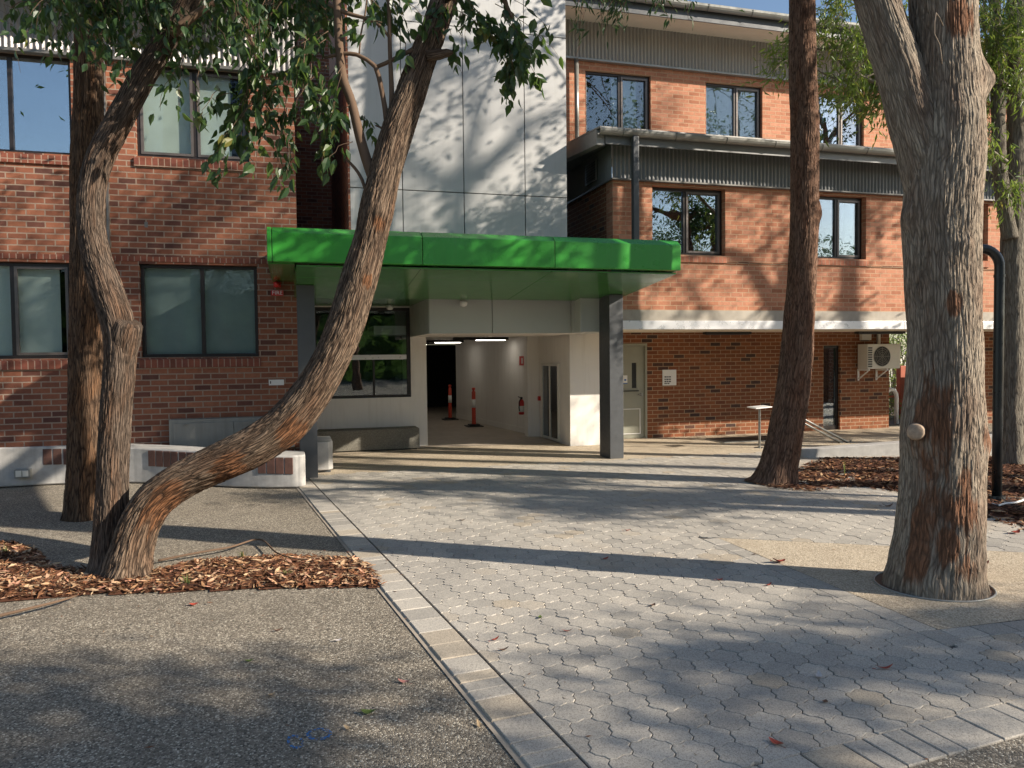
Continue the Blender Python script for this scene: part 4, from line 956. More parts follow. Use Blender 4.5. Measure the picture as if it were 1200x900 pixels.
def crown(lv, stems, top, center, rr, nclump, per, L, seed, crad=.45, trunk_r=.1, droop=.4):
    r = random.Random(seed); hubs = []
    for _ in range(max(4, nclump//9)):
        v = Vector((r.gauss(0, 1), r.gauss(0, 1), r.gauss(0, 1))).normalized()*r.uniform(.35, .75)
        h = Vector((center[0]+v.x*rr[0], center[1]+v.y*rr[1], center[2]+v.z*rr[2])); hubs.append(h)
        mid = top.lerp(h, .5)+Vector((r.gauss(0, .25), r.gauss(0, .25), r.uniform(.0, .4)))
        P, R = catmull([top, mid, h], [trunk_r*.6, trunk_r*.4, trunk_r*.18], .25); stems.tube(P, R, 7)
    for _ in range(nclump):
        v = Vector((r.gauss(0, 1), r.gauss(0, 1), r.gauss(0, 1))).normalized()*(r.random()**.4)
        c = Vector((center[0]+v.x*rr[0], center[1]+v.y*rr[1], center[2]+v.z*rr[2]))
        h = min(hubs, key=lambda q: (q-c).length)
        stems.tube([h, h.lerp(c, .5)+Vector((0, 0, .1)), c], [trunk_r*.16, trunk_r*.1, .008], 5)
        lv.clump(c, crad*r.uniform(.6, 1.2), int(per*r.uniform(.6, 1.4)), L, True, droop)
FOL = {}
def addfol(tree, key, lv, stems, mat, sm):
    if lv.m.v: obj('foliage', lv.m, mat, tree)
    if stems.v: obj('branches', stems, sm, tree, smooth=True)
# ---- tree A : straight, left, back
gA = G(99, 607)
tA = thing('tree', 'straight brown trunk rising from grey paving, farthest back of the left trunks', 'tree', gA, 'trees')
ZA = (gA-CAM).dot(FWD)
P, R = pxpath([(99, 609, 50), (99, 590, 46), (100, 540, 44), (101, 430, 42), (102, 340, 41), (103, 250, 42), (103, 180, 40), (104, 100, 35), (104, 0, 31), (106, -150, 27), (100, -330, 22), (112, -560, 14)], ZA)
barktube('trunk', P, R, 'bark_dk', tA, 170, .03, .007, 6.5, 1, base_flare=.12, patches=[(W(117, 420, ZA-.25), .16), (W(110, 500, ZA-.25), .12)])
lvA = Leaves(21); stA = MB()
crown(lvA, stA, P[-3], (P[-1].x+.2, P[-1].y, 8.2), (2.6, 2.2, 2.2), 60, 70, .12, 31, trunk_r=.12)
addfol(tA, 'A', lvA, stA, 'leaf_far', 'bark_br')
# ---- tree B + C : one stool, two stems
gB = G(140, 672)
ZB = (gB-CAM).dot(FWD)
tB = thing('tree', 'two-stemmed tree in mulch, one stem upright and one leaning far right', 'tree', gB, 'trees')
PB, RB_ = pxpath([(131, 676, 60), (131, 650, 46), (131, 610, 40), (132, 560, 37), (136, 480, 37), (141, 410, 39), (137, 375, 40), (124, 335, 38), (113, 300, 35), (107, 262, 33), (108, 222, 33), (117, 186, 33), (136, 148, 32), (160, 103, 30), (186, 60, 28), (216, 8, 26), (250, -70, 24), (270, -200, 20), (300, -340, 14)], (ZB, ZB+.5))
barktube('trunk', PB, RB_, 'bark_gr2', tB, 150, .025, .006, 7.0, 2, base_flare=.15, patches=[(W(142, 500, ZB-.15), .17), (W(140, 550, ZB-.15), .14)])
P2, R2 = pxpath([(139, 470, 16), (142, 430, 30), (147, 395, 37), (151, 379, 34), (152, 376, 27)], (ZB+.14, ZB+.12))
barktube('cut_stub', P2, R2, 'bark_gr2', tB, 100, .015, .006, 7, 12)
PC, RC = pxpath([(149, 681, 66), (151, 665, 56), (156, 640, 50), (165, 612, 48), (182, 585, 47), (212, 563, 46), (255, 543, 47), (297, 523, 49), (335, 497, 48), (365, 460, 44), (388, 420, 42), (405, 380, 42), (420, 330, 40), (434, 280, 37), (443, 240, 39), (454, 195, 36), (467, 150, 36), (480, 115, 34), (495, 70, 31), (510, 30, 29), (524, -10, 28), (545, -80, 26), (560, -170, 22), (600, -300, 16)], (ZB-.12, ZB+.5))
barktube('leaning_trunk', PC, RC, 'bark_br', tB, 190, .022, .008, 7.0, 3, base_flare=.18, lump=.09, twist=.5, patches=[(W(270, 560, ZB-.1), .16), (W(195, 600, ZB-.2), .2), (W(432, 330, ZB+.1), .05), (W(445, 262, ZB+.1), .06), (W(345, 515, ZB), .14)], bumps=[(W(268, 560, ZB-.15), .09, .045), (W(446, 248, ZB+.15), .07, .025)])
def ZC(i): return ZB+.3
stubP, stubR = pxpath([(500, 66, 14), (512, 64, 12), (524, 62, 9), (531, 61, 3)], ZB+.28)
barktube('broken_stub', stubP, stubR, 'bark_br', tB, 20, .02, .008, 7, 4)
stB = MB(); lvB = Leaves(5)
def br(L, z=None):
    P, R = pxpath(L, z or ZB+.3); P, R = catmull(P, R, .05); stB.tube(P, R, 8)
br([(446, 228, 18), (434, 200, 13), (423, 165, 12), (412, 120, 11), (402, 92, 11), (398, 60, 10), (396, 20, 10), (392, -40, 9), (380, -140, 6)])
br([(455, 150, 9), (450, 120, 6), (444, 90, 6), (440, 78, 6), (430, 70, 5), (418, 64, 5), (400, 63, 5), (380, 68, 3)])
br([(440, 79, 5), (452, 74, 5), (468, 66, 5), (484, 58, 6)])
br([(458, 150, 8), (459, 110, 6), (457, 60, 5), (456, 10, 5), (455, -60, 4)])
br([(457, 45, 3), (445, 30, 4), (430, 22, 4), (405, 15, 5), (385, 5, 4)])
br([(421, 63, 2), (423, 40, 2), (428, 15, 2), (432, -20, 2)])
br([(432, 235, 4), (424, 210, 4), (415, 196, 4), (405, 186, 3)])
br([(455, 158, 3), (448, 150, 2.5), (440, 147, 2)])
br([(524, -5, 14), (550, -20, 9), (580, -15, 6), (600, 20, 4)])
br([(200, 40, 14), (240, 10, 9), (270, 0, 7), (300, 60, 4)])
br([(250, -60, 16), (330, -60, 12), (400, -40, 10), (470, -30, 8)])
def sprays(lst, lv, stems, L, wr=.5, droop=.7, simple=False, spread=.06, sag=.05, bias=0., dens=1.0):
    for (x0, y0, x1, y1, z, n) in lst:
        n = int(n*dens)
        for k in range(max(1, n//14)):
            j = lambda a: lv.r.gauss(0, a)
            p0 = W(x0+j(8), y0+j(6), z+j(.12)); p1 = W(x1+j(14), y1+j(12), z+j(.15)); lv.twig(p0, p1, 14, L, sag, wr, droop, spread, simple, .004, stems, bias)
zc = ZB+.3
sprays([(235, 60, 215, 130, zc, 20), (215, 80, 200, 150, zc, 14), (290, 50, 300, 130, zc, 40), (300, 80, 280, 175, zc, 45), (320, 90, 310, 200, zc, 45), (300, 110, 260, 200, zc, 36), (340, 120, 330, 205, zc, 26), (265, 100, 250, 150, zc, 22),
        (360, 50, 345, 120, zc, 50), (390, 80, 365, 150, zc, 45), (395, 120, 380, 180, zc, 36), (410, 140, 430, 145, zc, 14), (380, 40, 330, 90, zc, 50), (405, 170, 390, 200, zc, 14), (400, 130, 330, 140, zc, 14),
        (540, 0, 560, 50, zc, 32), (555, 10, 600, 60, zc, 42), (590, 10, 620, 70, zc, 45), (600, 40, 640, 60, zc, 20), (600, 60, 620, 105, zc, 32), (610, 70, 598, 118, zc, 14), (620, 70, 628, 115, zc, 14), (520, 20, 545, 80, zc, 14), (530, 0, 500, 30, zc, 16),
        (430, -10, 440, 30, zc, 16), (455, 0, 490, 40, zc, 28), (440, 20, 415, 25, zc, 8), (470, 50, 465, 85, zc, 10), (570, -20, 640, 20, zc, 22)], lvB, stB, .115, dens=1.8)
for (x0, y0, x1, y1, n) in [(0, -30, 60, 25, 90), (40, -20, 110, 40, 110), (100, -20, 70, 60, 90), (130, 0, 120, 70, 80), (150, -10, 200, 60, 110), (200, 0, 250, 70, 110), (180, 20, 150, 90, 40), (250, -20, 290, 60, 110), (300, -30, 350, 40, 130), (340, -20, 380, 50, 110), (320, 20, 300, 80, 70), (230, 20, 190, 75, 70), (60, 20, 30, 55, 40), (360, -40, 430, 10, 80), (120, 50, 135, 95, 26), (440, -40, 520, 5, 60), (0, -60, 200, -40, 120), (200, -60, 420, -50, 120)]:
    sprays([(x0, y0-24, x1, y1-18, zc+lvB.r.uniform(-.5, 1.0), n)], lvB, stB, .105, spread=.17, dens=2.4, bias=-.05)
crown(lvB, stB, PC[-2], (PC[-1].x-.4, PC[-1].y+.2, 7.4), (2.6, 2.0, 1.9), 50, 60, .12, 41, trunk_r=.1)
addfol(tB, 'B', lvB, stB, 'leaf', 'bark_br')
# ---- tree D : reddish, mid right
gD = G(911, 566); ZD = (gD-CAM).dot(FWD)
tD = thing('tree', 'slender reddish-brown trunk leaning slightly at the edge of the right mulch bed', 'tree', gD, 'trees')
PD, RD = pxpath([(908, 570, 62), (910, 560, 50), (914, 540, 44), (921, 505, 41), (928, 468, 40), (932, 430, 38), (936, 380, 36), (939, 330, 34), (942, 280, 33), (943, 220, 33), (943, 150, 33), (941, 80, 32), (940, 0, 30), (938, -110, 28), (930, -260, 24), (915, -430, 18), (900, -600, 12)], ZD)
barktube('trunk', PD, RD, 'bark_red', tD, 200, .03, .007, 6.5, 5, base_flare=.2, lump=.06, twist=.25, bumps=[(W(958, 250, ZD), .12, .04)])
lvD = Leaves(8); stD = MB()
sprays([(700, -30, 690, 20, 7.5, 60), (680, -20, 672, 28, 7.5, 36), (740, -30, 720, 20, 7.5, 70), (720, -10, 705, 30, 7.5, 42), (760, -25, 790, 5, 7.5, 48), (800, -30, 815, 3, 7.5, 36), (770, -20, 765, 15, 7.5, 26), (690, -40, 780, -20, 7.6, 60)], lvD, stD, .085, wr=.24, spread=.07, dens=1.5)
stD.tube(catmull([PD[-4], W(850, -150, 9.0), W(740, -60, 7.6), W(680, -20, 7.5)], [.06, .04, .02, .008], .2)[0], .014, 6)
crown(lvD, stD, PD[-3], (PD[-1].x+1.5, PD[-1].y, 8.9), (2.2, 2.0, 1.7), 13, 90, .13, 51, trunk_r=.12)
addfol(tD, 'D', lvD, stD, 'leaf_far', 'bark_red')
# ---- tree E : massive grey trunk
gE = G(1097, 690); ZE = (gE-CAM).dot(FWD)
tE = thing('tree', 'massive furrowed grey trunk with orange scars that forks near the top right', 'tree', gE, 'trees')
fr = ZE-.27
def pe(px, py):
    off = (px-1105)/FPX*ZE*.87; return W(px, py, ZE-math.sqrt(max(.002, .265**2-off**2))+.3*off)
PE, RE = pxpath([(1096, 697, 132), (1096, 685, 122), (1098, 660, 114), (1101, 620, 106), (1104, 560, 101), (1105, 500, 99), (1106, 440, 91), (1106, 380, 89), (1104, 310, 90), (1104, 250, 93), (1107, 200, 95), (1109, 150, 92), (1107, 100, 84), (1106, 50, 81), (1105, 0, 80), (1102, -110, 74), (1098, -260, 62), (1090, -420, 46)], ZE)
barktube('trunk', PE, RE, 'bark_gr', tE, 330, .022, .006, 6.0, 6, base_flare=.05, lump=.05, zfreq=.10,
         patches=[(pe(*q), r_*1.25) for *q, r_ in ((1078, 445, .13), (1100, 462, .09), (1088, 495, .15), (1075, 540, .15), (1068, 515, .12), (1145, 515, .10), (1124, 565, .07), (1070, 610, .15), (1084, 585, .11), (1122, 600, .10), (1068, 650, .12), (1122, 668, .09), (1110, 640, .08), (1117, 355, .05), (1125, 20, .09), (1150, 480, .06))],
         bumps=[(W(1062, 515, ZE-.1), .10, .05), (W(1150, 520, ZE-.05), .09, .045), (W(1100, 232, fr), .07, .03), (W(1060, 255, ZE), .09, .03), (W(1156, 95, ZE), .13, .15), (W(1135, 285, fr), .06, .025)])
PL, RL = pxpath([(1104, 330, 30), (1098, 260, 56), (1086, 195, 66), (1073, 145, 63), (1060, 100, 58), (1047, 60, 55), (1034, 20, 52), (1018, -30, 50), (985, -140, 42), (940, -280, 32)], (ZE+.02, ZE-.02))
barktube('fork_limb', PL, RL, 'bark_gr', tE, 180, .025, .005, 6.0, 7, lump=.05)
barktube('knot', [W(1074, 506, ZE-.10), W(1073, 506, ZE-.195), W(1073, 506, ZE-.202)], [.062, .055, .045], 'cutwood', tE, 24, .02, .004, 6, 8)
lvE = Leaves(9); stE = MB()
stE.tube(catmull([W(1105, 30, fr-.02), W(1097, 15, fr-.06), W(1095, 40, fr-.05), W(1101, 52, fr-.03), W(1104, 75, fr-.02)], [1]*5, .05)[0], .004, 5)
crown(lvE, stE, PE[-2], (7.0, 6.2, 7.9), (3.0, 2.3, 1.6), 26, 120, .13, 61, trunk_r=.2)
crown(lvE, stE, PL[-1], (PL[-1].x-.3, PL[-1].y+.5, 7.6), (1.6, 1.6, 1.2), 18, 60, .13, 62, trunk_r=.12)
crown(lvE, stE, PE[-4], (6.8, 6.1, 6.35), (2.0, .8, .42), 12, 130, .13, 210, .3, .2)  # unseen low bough added to shade the canopy front
addfol(tE, 'E', lvE, stE, 'leaf_far', 'bark_gr')
ringc = gE
rg = MB().tube([(ringc.x+.385*math.cos(a), ringc.y+.03+.385*math.sin(a), .021) for a in [2*PI*k/48 for k in range(49)]], .008, 6)
rt = thing('tree_ring', 'thin grey metal ring set in the paving around the massive trunk', 'edging ring', (ringc.x, ringc.y, 0))
obj('ring', rg, 'steelgrey', rt, smooth=True)
obj('pit_soil', MB().lathe((ringc.x, ringc.y+.03, .018), [(.385, 0), (.2, .004)], 32), 'deadleaf_b', rt)
# ---- tree F : smooth pale, far right
gF = G(1187, 545); ZF = (gF-CAM).dot(FWD)
tF = thing('tree', 'pale smooth-barked tree with two stems at the right edge behind the black post', 'tree', gF, 'trees')
PF, RF = pxpath([(1186, 550, 42), (1186, 530, 36), (1186, 450, 33), (1187, 350, 31), (1187, 290, 31), (1190, 230, 28), (1192, 150, 25), (1191, 80, 23), (1190, 0, 21), (1190, -150, 18), (1195, -350, 12)], ZF)
barktube('trunk', PF, RF, 'bark_sm', tF, 48, .04, .006, 5, 9, base_flare=.12)
PF2, RF2 = pxpath([(1184, 280, 20), (1176, 235, 19), (1171, 190, 18), (1170, 140, 17), (1168, 80, 15), (1166, 0, 13), (1160, -140, 9)], ZF-.1)
barktube('second_stem', PF2, RF2, 'bark_sm', tF, 36, .04, .005, 5, 10)
lvF = Leaves(14); stF = MB()
def brF(L, z):
    P, R = pxpath(L, z); P, R = catmull(P, R, .08); stF.tube(P, R, 6)
brF([(1180, 190, 6), (1120, 150, 6), (1050, 108, 5), (1000, 85, 5), (975, 60, 3), (965, 45, 2)], ZF-.3)
brF([(1180, 100, 6), (1100, 60, 6), (1030, 40, 5), (990, 54, 4), (950, 58, 2)], ZF-.2)
brF([(1166, 190, 5), (1150, 165, 4), (1140, 150, 3)], ZF-.2)
brF([(1184, 120, 5), (1160, 60, 4), (1150, 20, 3)], ZF)
brF([(1100, 60, 5), (1040, 80, 3), (990, 95, 2.5), (930, 70, 2), (905, 85, 1.5)], ZF-.3)
fine = []
for (x0, y0, x1, y1, n) in [(960, 30, 925, 45, 40), (955, 60, 912, 60, 34), (930, 65, 905, 90, 30), (960, 80, 950, 100, 20), (985, 20, 965, 55, 50), (1000, 40, 990, 80, 60), (1020, 30, 1010, 75, 60), (1040, 40, 1035, 90, 60), (1005, 70, 995, 120, 60), (1030, 80, 1020, 130, 70), (1050, 90, 1055, 130, 50), (1050, 60, 1060, 100, 40), (985, 90, 975, 120, 34), (1045, 110, 1030, 140, 34), (980, 0, 975, 20, 40), (1000, -10, 1005, 20, 26), (1065, 5, 1060, 30, 20), (1000, 100, 1000, 140, 20),
                              (1160, -10, 1170, 40, 70), (1150, 10, 1160, 60, 60), (1175, 40, 1165, 90, 70), (1160, 70, 1175, 110, 60), (1170, 30, 1195, 60, 50), (1150, 120, 1158, 170, 50), (1160, 150, 1150, 200, 40), (1185, 210, 1180, 240, 30), (1190, 0, 1205, 60, 60), (1195, 70, 1205, 130, 40), (1150, 60, 1150, 90, 26)]:
    fine.append((x0, y0, x1, y1, ZF-.3+lvF.r.uniform(-.3, .5), n*2))
sprays(fine, lvF, stF, .13, wr=.22, droop=.35, simple=True, spread=.16, dens=2.6)
crown(lvF, stF, PF[-2], (PF[-1].x+.5, PF[-1].y, 8.6), (2.6, 2.2, 2.4), 24, 60, .12, 71, trunk_r=.08)
addfol(tF, 'F', lvF, stF, 'leaf_fine', 'bark_sm')
# ---- unseen trees outside the frame, crowns placed and flattened to shade the court
def shade_tree(x, y, h, c, rr, nclump, per, seed, label, r0=.2, L=.14, crad=.32):
    t = thing('tree', label, 'tree', (x, y, 0), 'unseen shade trees around the court')
    top = Vector((c[0], c[1], c[2]-rr[2]*.5)); 
    P = [Vector((x, y, -.02)), Vector((x+(c[0]-x)*.2, y+(c[1]-y)*.2, top.z*.4)), Vector((x+(c[0]-x)*.55, y+(c[1]-y)*.55, top.z*.75)), top]
    barktube('trunk', P, [r0*1.15, r0*.9, r0*.75, r0*.5], 'bark_red', t, 28, .12, .012, 6, seed)
    lv = Leaves(seed); st = MB(); crown(lv, st, top, c, rr, nclump, per, L, seed+100, crad, r0)
    addfol(t, '', lv, st, 'leaf_far', 'bark_red')
GROVE = [
    (13.6, -3.3, 0, (13.2, -3.1, 6), (2.2, 0.5, 0.35), 10, 300, 201),
    (9.7, -3.1, 0, (9.3, -2.9, 6), (2.4, 1.5, 0.5), 15, 260, 202),
    (14.2, 1.3, 0, (13.8, 1.5, 6), (2.8, 0.45, 0.3), 9, 280, 203),
    (17.6, 6.4, 0, (17.2, 6.6, 9.0), (3.0, 2.6, 2.8), 32, 100, 204),
    (12.3, -5.0, 0, (11.95, -4.85, 6.5), (2.6, 0.7, 0.4), 10, 280, 205),
    (12.6, 4.4, 0, (12.2, 4.6, 8.6), (2.6, 2.2, 2.2), 30, 110, 206),
    (-5.6, -9.2, 0, (-6, -9, 7), (3, 3, 3), 40, 60, 207),
    (3.4, -13.2, 0, (3, -13, 7.5), (3.4, 3, 3.2), 44, 60, 208),
    (12.2, 3.0, 0, (11.8, 3.2, 6), (2.6, 0.4, 0.3), 8, 280, 209),
    (17.0, 9.3, 0, (16.6, 9.5, 3.5), (2.8, 1.0, 1.3), 26, 90, 211),
    (22.8, -0.8, 0, (22.4, -0.6, 17), (2.6, 2.0, 2.0), 8, 150, 212),
    (19.0, -1.2, 0, (18.6, -1.0, 15.2), (2.3, 1.6, .9), 15, 170, 213),
    (22.2, 4.3, 0, (21.9, 4.6, 13.0), (3.2, 1.8, 2.6), 20, 150, 214),
]
for i, (x, y, h, c, rr, nc, per, sd) in enumerate(GROVE):
    shade_tree(x, y, h, c, rr, nc, per, sd, ['leafy tree outside the picture to the right, nearest the road', 'short leafy tree outside the picture to the right of the camera', 'tall leafy tree outside the picture right of the massive trunk', 'tall leafy tree outside the picture by the right building', 'leafy tree outside the picture behind and right of the camera', 'leafy tree outside the picture right of the black post', 'leafy tree behind the camera to the left', 'leafy tree directly behind the camera', 'slim high-crowned tree added outside the picture to shade the paving near the buildings', 'low spreading tree added outside the picture to shade the lower right brick wall', 'very tall tree added outside the picture to shade the tower', 'very tall slender tree added outside the picture to shade the left wing', 'tall dense tree added outside the picture to shade the right building'][i])
lvT = Leaves(77); tr_ = random.Random(78)  # added trees and hedge backing, hide the bright horizon from window reflections
for k in range(560):
    x = -45+100*tr_.random(); hh_ = 11+7*noise.noise(Vector((x*.16, 2, 1))); z = hh_*tr_.random()**.7
    lvT.clump(Vector((x, -30+tr_.gauss(0, 1.6)-.1*abs(x), z)), .9, 70, .34, True, .2, .5)
nx_, nz_ = 160, 14; hv = []
for i in range(nx_+1):
    for j in range(nz_+1):
        x = -55+120*i/nx_; z = (7.5+4*noise.noise(Vector((x*.16, 2, 1))))*j/nz_; q = noise.noise(Vector((x*.9, z*.9, 4)))*1.2+noise.noise(Vector((x*2.3, z*2.3, 9)))*.5
        hv.append((x, -33-.1*abs(x)+q, z))
lvT.m.add(hv, [(i*(nz_+1)+j, (i+1)*(nz_+1)+j, (i+1)*(nz_+1)+j+1, i*(nz_+1)+j+1) for i in range(nx_) for j in range(nz_)], .3)
lvT.m.t = [q*.25 for q in lvT.m.t]
tb = obj('added_tree_belt', lvT.m, 'leaf_far', kind='stuff'); tb['label'] = 'tree belt added behind the camera to darken window reflections'; tb['category'] = 'trees'
# ================================================================== GARDEN BEYOND THE GAP
def shrub(x, y, h, w_, seed, label, mat='leaf_fine', n=900, L=.10):
    t = thing('shrub', label, 'shrub', (x, y, 0), 'shrubs in the garden beyond the gap')
    r = random.Random(seed); lv = Leaves(seed); st = MB()
    for _ in range(max(8, n//40)):
        a = r.uniform(0, 2*PI); q = r.random()**.5*w_; e = Vector((x+q*math.cos(a), y+q*math.sin(a), h*r.uniform(.15, 1)))
        st.tube([(x, y, 0), (x+(e.x-x)*.4, y+(e.y-y)*.4, e.z*.6), e], [.02, .012, .005], 5); lv.clump(e, .16*max(1, h/1.5), 40, L, True, .2, .34)
    obj('foliage', lv.m, mat, t); obj('stems', st, 'bark_sm', t)
shrub(16.2, 17.2, 2.4, .9, 301, 'tall bright green shrub seen through the gap beside the air conditioner', n=1400)
shrub(14.6, 16.3, .55, .5, 302, 'low bright green shrub at the foot of the gap', n=600)
shrub(17.8, 19.5, 3.2, 1.3, 303, 'dark green shrub farthest back beyond the gap', 'leaf', 1800, .13)
shrub(15.6, 18.8, 1.5, .7, 304, 'orange-tipped shrub behind the red post beyond the gap', 'leaf_fine', 700)
shrub(19.0, 17.4, 2.8, 1.0, 305, 'light green shrub at the right of the gap mostly hidden', n=1000)
rp = FY(1057, 455, 16.0)
t = thing('red_post', 'terracotta red post in the garden beyond the gap', 'post', (rp.x, 16.0, 0))
obj('post', MB().box(rp.x-.09, rp.x+.12, 15.95, 16.1, 0, 1.35), 'redpost', t, bevel=.01)
obj('crossbar', MB().box(rp.x-.5, rp.x-.09, 16.0, 16.05, .55, .60), 'redpost', t)
hp = FY(1046, 500, 14.9)
t = thing('hoop_rail', 'white curved hoop rail at the corner of the brick wall', 'railing', (hp.x, 14.9, 0))
obj('hoop', MB().tube([(hp.x+.16*math.cos(a)-.05, 14.9, .62+.2*math.sin(a)) if 0 < i < 14 else (hp.x+.16*math.cos(a)-.05, 14.9, 0) for i, a in enumerate([0]+[PI*k/12 for k in range(13)]+[PI])], .045, 10), 'signwhite', t, smooth=True)
t = thing('garden_fence', 'pale timber garden fence behind the shrubs beyond the gap', 'fence', (17, 22, 0))
fp = MB()
for k in range(40): fp.box(12.9+k*.3, 12.9+k*.3+.27, 22, 22.03, 0, 1.8)
obj('palings', fp, 'plastic', t); obj('rail', MB().box(12.9, 24.9, 22.031, 22.08, 1.4, 1.5), 'plastic', t)
# ================================================================== LITTER
def leafmesh(L, wd, curl, seed):
    m = MB(); r = random.Random(seed); n = 8; vs = []
    for i in range(n+1):
        u = i/n; w_ = wd*math.sin(PI*min(1, u*.96+.02))**.8*(1-.25*u); bend = .18*L*(u-.5)**2*r.choice((1, 1)); x = L*(u-.5)
        z = .004+curl*((u-.5)**2)*4
        vs += [(x, bend-w_, z+.25*w_), (x, bend, z), (x, bend+w_, z+.25*w_)]
    fs = []
    for i in range(n): fs += [(3*i, 3*i+3, 3*i+4, 3*i+1), (3*i+1, 3*i+4, 3*i+5, 3*i+2)]
    m.add(vs, fs); m.tube([(-L*.5, .18*L*.25, .004), (-L*.68, .18*L*.25+.004, .006)], .0015, 4); return m
protos = {}
def fallen(px, py, mat, L, rot, label, wr=.2, curl=.02, h=.018):
    key = (mat, wr)
    p = G(px, py, h)
    if key not in protos:
        o = obj('fallen_leaf', leafmesh(.1, .1*wr, .02, len(protos)), mat); protos[key] = o
    else:
        o = protos[key].copy(); COL.objects.link(o)
    o.location = (p.x, p.y, h); o.rotation_euler = (random.gauss(0, .1), random.gauss(0, .1), rot); s = L/.1; o.scale = (s, s, s)
    tag(o, label, 'leaf', 'fallen leaves on the ground'); return o
fallen(474, 800, 'deadleaf_p', .075, 2.4, 'pink curled leaf on the grey asphalt left of the edging', .22, h=.004)
fallen(432, 836, 'deadleaf_g', .075, -.3, 'olive green leaf on the asphalt below the pink leaf', .36, h=.004)
fallen(408, 854, 'deadleaf_y', .055, 2.2, 'tan curved leaf right of the blue paint rings', .2, h=.004)
fallen(227, 709, 'deadleaf_r', .06, .2, 'orange-red leaf on the asphalt just below the mulch', .36, h=.004)
fallen(326, 739, 'deadleaf_b', .07, .35, 'thin dark leaf on the asphalt below the mulch bed', .14, h=.004)
fallen(292, 775, 'deadleaf_g', .05, .1, 'small yellow-green leaf left on the open asphalt', .3, h=.004)
fallen(318, 815, 'deadleaf_y', .05, .7, 'small pale leaf above the blue paint rings', .34, h=.004)
fallen(396, 751, 'deadleaf_w', .05, .3, 'whitish scrap leaf on the asphalt near the edging', .3, h=.004)
fallen(562, 850, 'deadleaf_y', .06, 1.6, 'brown leaf at the asphalt rim beside the edging strip', .2, h=.006)
fallen(665, 740, 'deadleaf_r', .07, -.2, 'slim red leaf on the pavers right of the edging strip', .14)
fallen(580, 750, 'deadleaf_r', .07, .5, 'dull red leaf on the pavers touching the edging joint', .16)
fallen(590, 762, 'deadleaf_b', .07, .1, 'dark brown leaf on the pavers by the edging joint', .16)
fallen(633, 724, 'deadleaf_g', .05, 1.2, 'small green leaf on the pavers above the slim red leaf', .3)
fallen(913, 659, 'deadleaf_r', .13, .1, 'large orange-red leaf in the band of trunk shadow', .3)
fallen(843, 680, 'deadleaf_r', .07, .2, 'red leaf on sunlit pavers below the shadow band', .22)
fallen(901, 686, 'deadleaf_r', .07, .3, 'red leaf at the tip of the beige pad edging', .18)
fallen(1037, 784, 'deadleaf_r', .10, -.15, 'long dark red leaf on the pavers at the lower right', .14)
fallen(910, 872, 'deadleaf_r', .075, 1.9, 'red pointed leaf upright near the front edging', .3)
fallen(960, 793, 'deadleaf_w', .075, .9, 'white and brown curled leaf on the right pavers', .24)
fallen(967, 823, 'deadleaf_b', .04, .6, 'small brown leaf below the white curled leaf', .4)
fallen(765, 710, 'deadleaf_b', .06, .5, 'small dark curled leaf on the sunlit pavers', .3)
fallen(710, 655, 'deadleaf_r', .06, .2, 'small red leaf in the trunk shadow left of the orange one', .26)
fallen(735, 622, 'deadleaf_r', .08, .1, 'red-brown leaf on the pavers near the charcoal post', .2)
fallen(542, 610, 'deadleaf_b', .08, .1, 'dark leaf on the pavers in front of the passage', .34)
fallen(1155, 661, 'deadleaf_r', .09, .1, 'red leaf on the beige pad right of the massive trunk', .2)
fallen(1190, 625, 'deadleaf_r', .12, .1, 'red leaf at the rim of the right mulch bed', .3)
fallen(1003, 671, 'deadleaf_b', .08, .2, 'dark twig-like leaf in the trunk shadow on the beige pad', .12)
fallen(1040, 594, 'deadleaf_b', .16, .1, 'long dark bark strip on pavers left of the massive trunk', .14)
for lab, P, r_ in (('forked dry branch lying across the mulch right of the leaning trunk', [(185, 657), (230, 648), (270, 641), (304, 632), (325, 648), (350, 655), (375, 653)], .011), ('thin dark stick across the left edge of the mulch and asphalt', [(-20, 726), (30, 714), (70, 704), (90, 698)], .012)):
    t = thing('fallen_branch', lab, 'branch', G(P[0][0], P[0][1]))
    pts = [G(x, y, .05 if 0 < i < len(P)-1 else .03) for i, (x, y) in enumerate(P)]
    pp, rr_ = catmull(pts, [r_*(1-.6*i/len(P)) for i in range(len(P))], .05); obj('stick', MB().tube(pp, rr_, 7), 'bark_br', t, smooth=True)
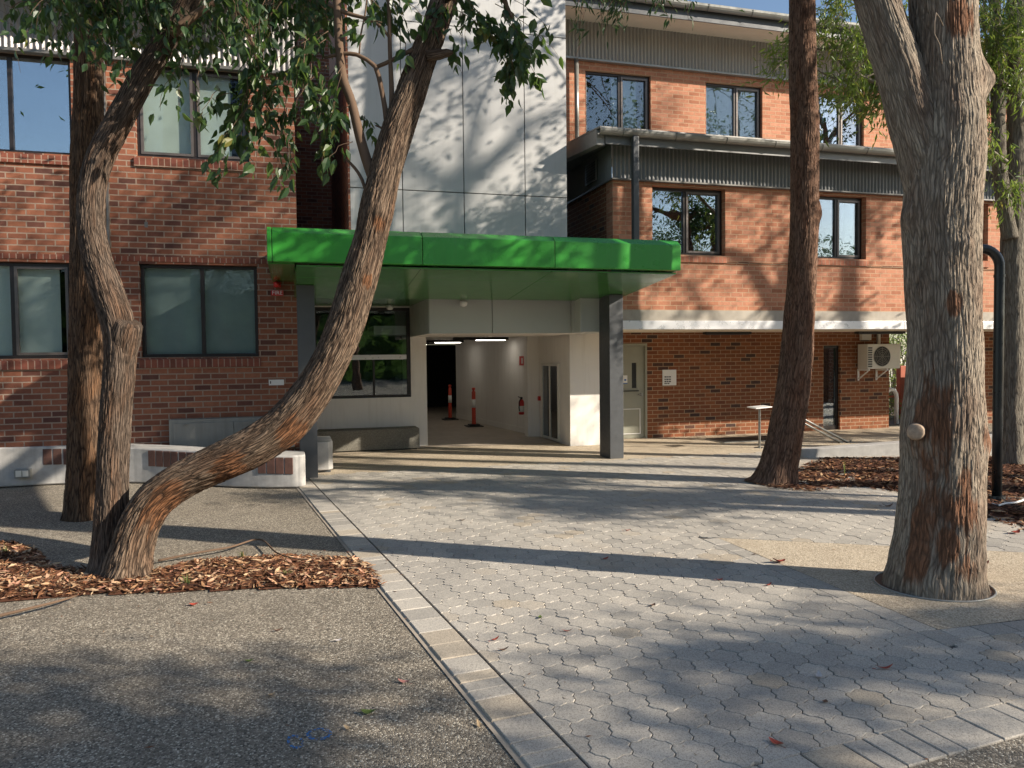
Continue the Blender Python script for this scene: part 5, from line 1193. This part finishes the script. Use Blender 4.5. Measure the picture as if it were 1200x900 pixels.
for i, (x, y, lab, h) in enumerate(((7, 652, 'grass tuft in the mulch corner at the far left', .10), (219, 688, 'grass tuft in mulch right of the leaning trunk base', .10), (338, 678, 'spiky weed near the right end of the left mulch bed', .09), (285, 655, 'small weed beside the fallen forked branch', .08), (990, 557, 'thin dry upright weed in the shaded right mulch', .28))):
    p = G(x, y); r = random.Random(400+i); m = MB()
    for _ in range(16 if h < .2 else 7):
        a = r.uniform(0, 2*PI); l = h*r.uniform(.5, 1.1); d = Vector((math.cos(a), math.sin(a), 0)); o_ = p+d*r.uniform(0, .02); s_ = Vector((-d.y, d.x, 0))*.004; k = r.uniform(.1, .6)*l*(1 if h < .2 else .3)
        m.add([o_-s_, o_+s_, o_+d*k*.4+s_*.8+Vector((0, 0, l*.6)), o_+d*k+Vector((0, 0, l)), o_+d*k*.4-s_*.8+Vector((0, 0, l*.6))], [(0, 1, 2, 4), (4, 2, 3)], r.random())
    t = obj('grass_tuft', m, 'grass'); tag(t, lab, 'grass', 'weeds in the mulch')
# blue set-out paint
def ringmark(px, py, rx, ry, lab, seed, w_=.017):
    c = G(px, py); m = MB(); r = random.Random(seed); n = 40; e = G(px+rx, py)-c; f = G(px, py-ry)-c; vs = []
    for i in range(n+1):
        a = 2*PI*i/n; q = 1+.10*math.sin(a*2+seed)+r.gauss(0, .03)
        for k in (1-w_*14, 1+w_*10): p = c+(e*math.cos(a)+f*math.sin(a))*q*k; vs.append((p.x, p.y, .004))
    fs = [(2*i, 2*i+2, 2*i+3, 2*i+1) for i in range(n) if r.random() > .14]
    m.add(vs, fs); tag(obj('paint_mark', m, 'spray'), lab, 'paint mark', 'blue set-out paint marks')
ringmark(374, 861, 12, 6.5, 'larger faded blue paint ring on the asphalt', 1)
ringmark(346, 870, 9, 6.5, 'smaller faded blue paint ring on the asphalt left of the other', 4)

lr = random.Random(55); lm = MB()
for k in range(520):
    p = Vector((lr.uniform(-2.6, 8), lr.uniform(2.4, 12)))
    if lr.random() < .35: p = Vector((lr.uniform(-2.2, .8), 6.0+lr.gauss(0, .55)))
    a = lr.uniform(0, 2*PI); l = lr.uniform(.005, .016)*(2 if lr.random() < .12 else 1); d = Vector((math.cos(a), math.sin(a), 0)); q = Vector((-d.y, d.x, 0))*l*lr.uniform(.12, .4); c = Vector((p.x, p.y, .0195))
    lm.add([c-d*l, c+q, c+d*l+Vector((0, 0, .003)), c-q], [(0, 1, 2, 3)], min(1, max(0, lr.betavariate(1.3, 2.2))))
o = obj('leaf_litter', lm, 'chip', kind='stuff'); o['label'] = 'tiny scattered bits of leaf and bark on the paving'; o['category'] = 'litter'
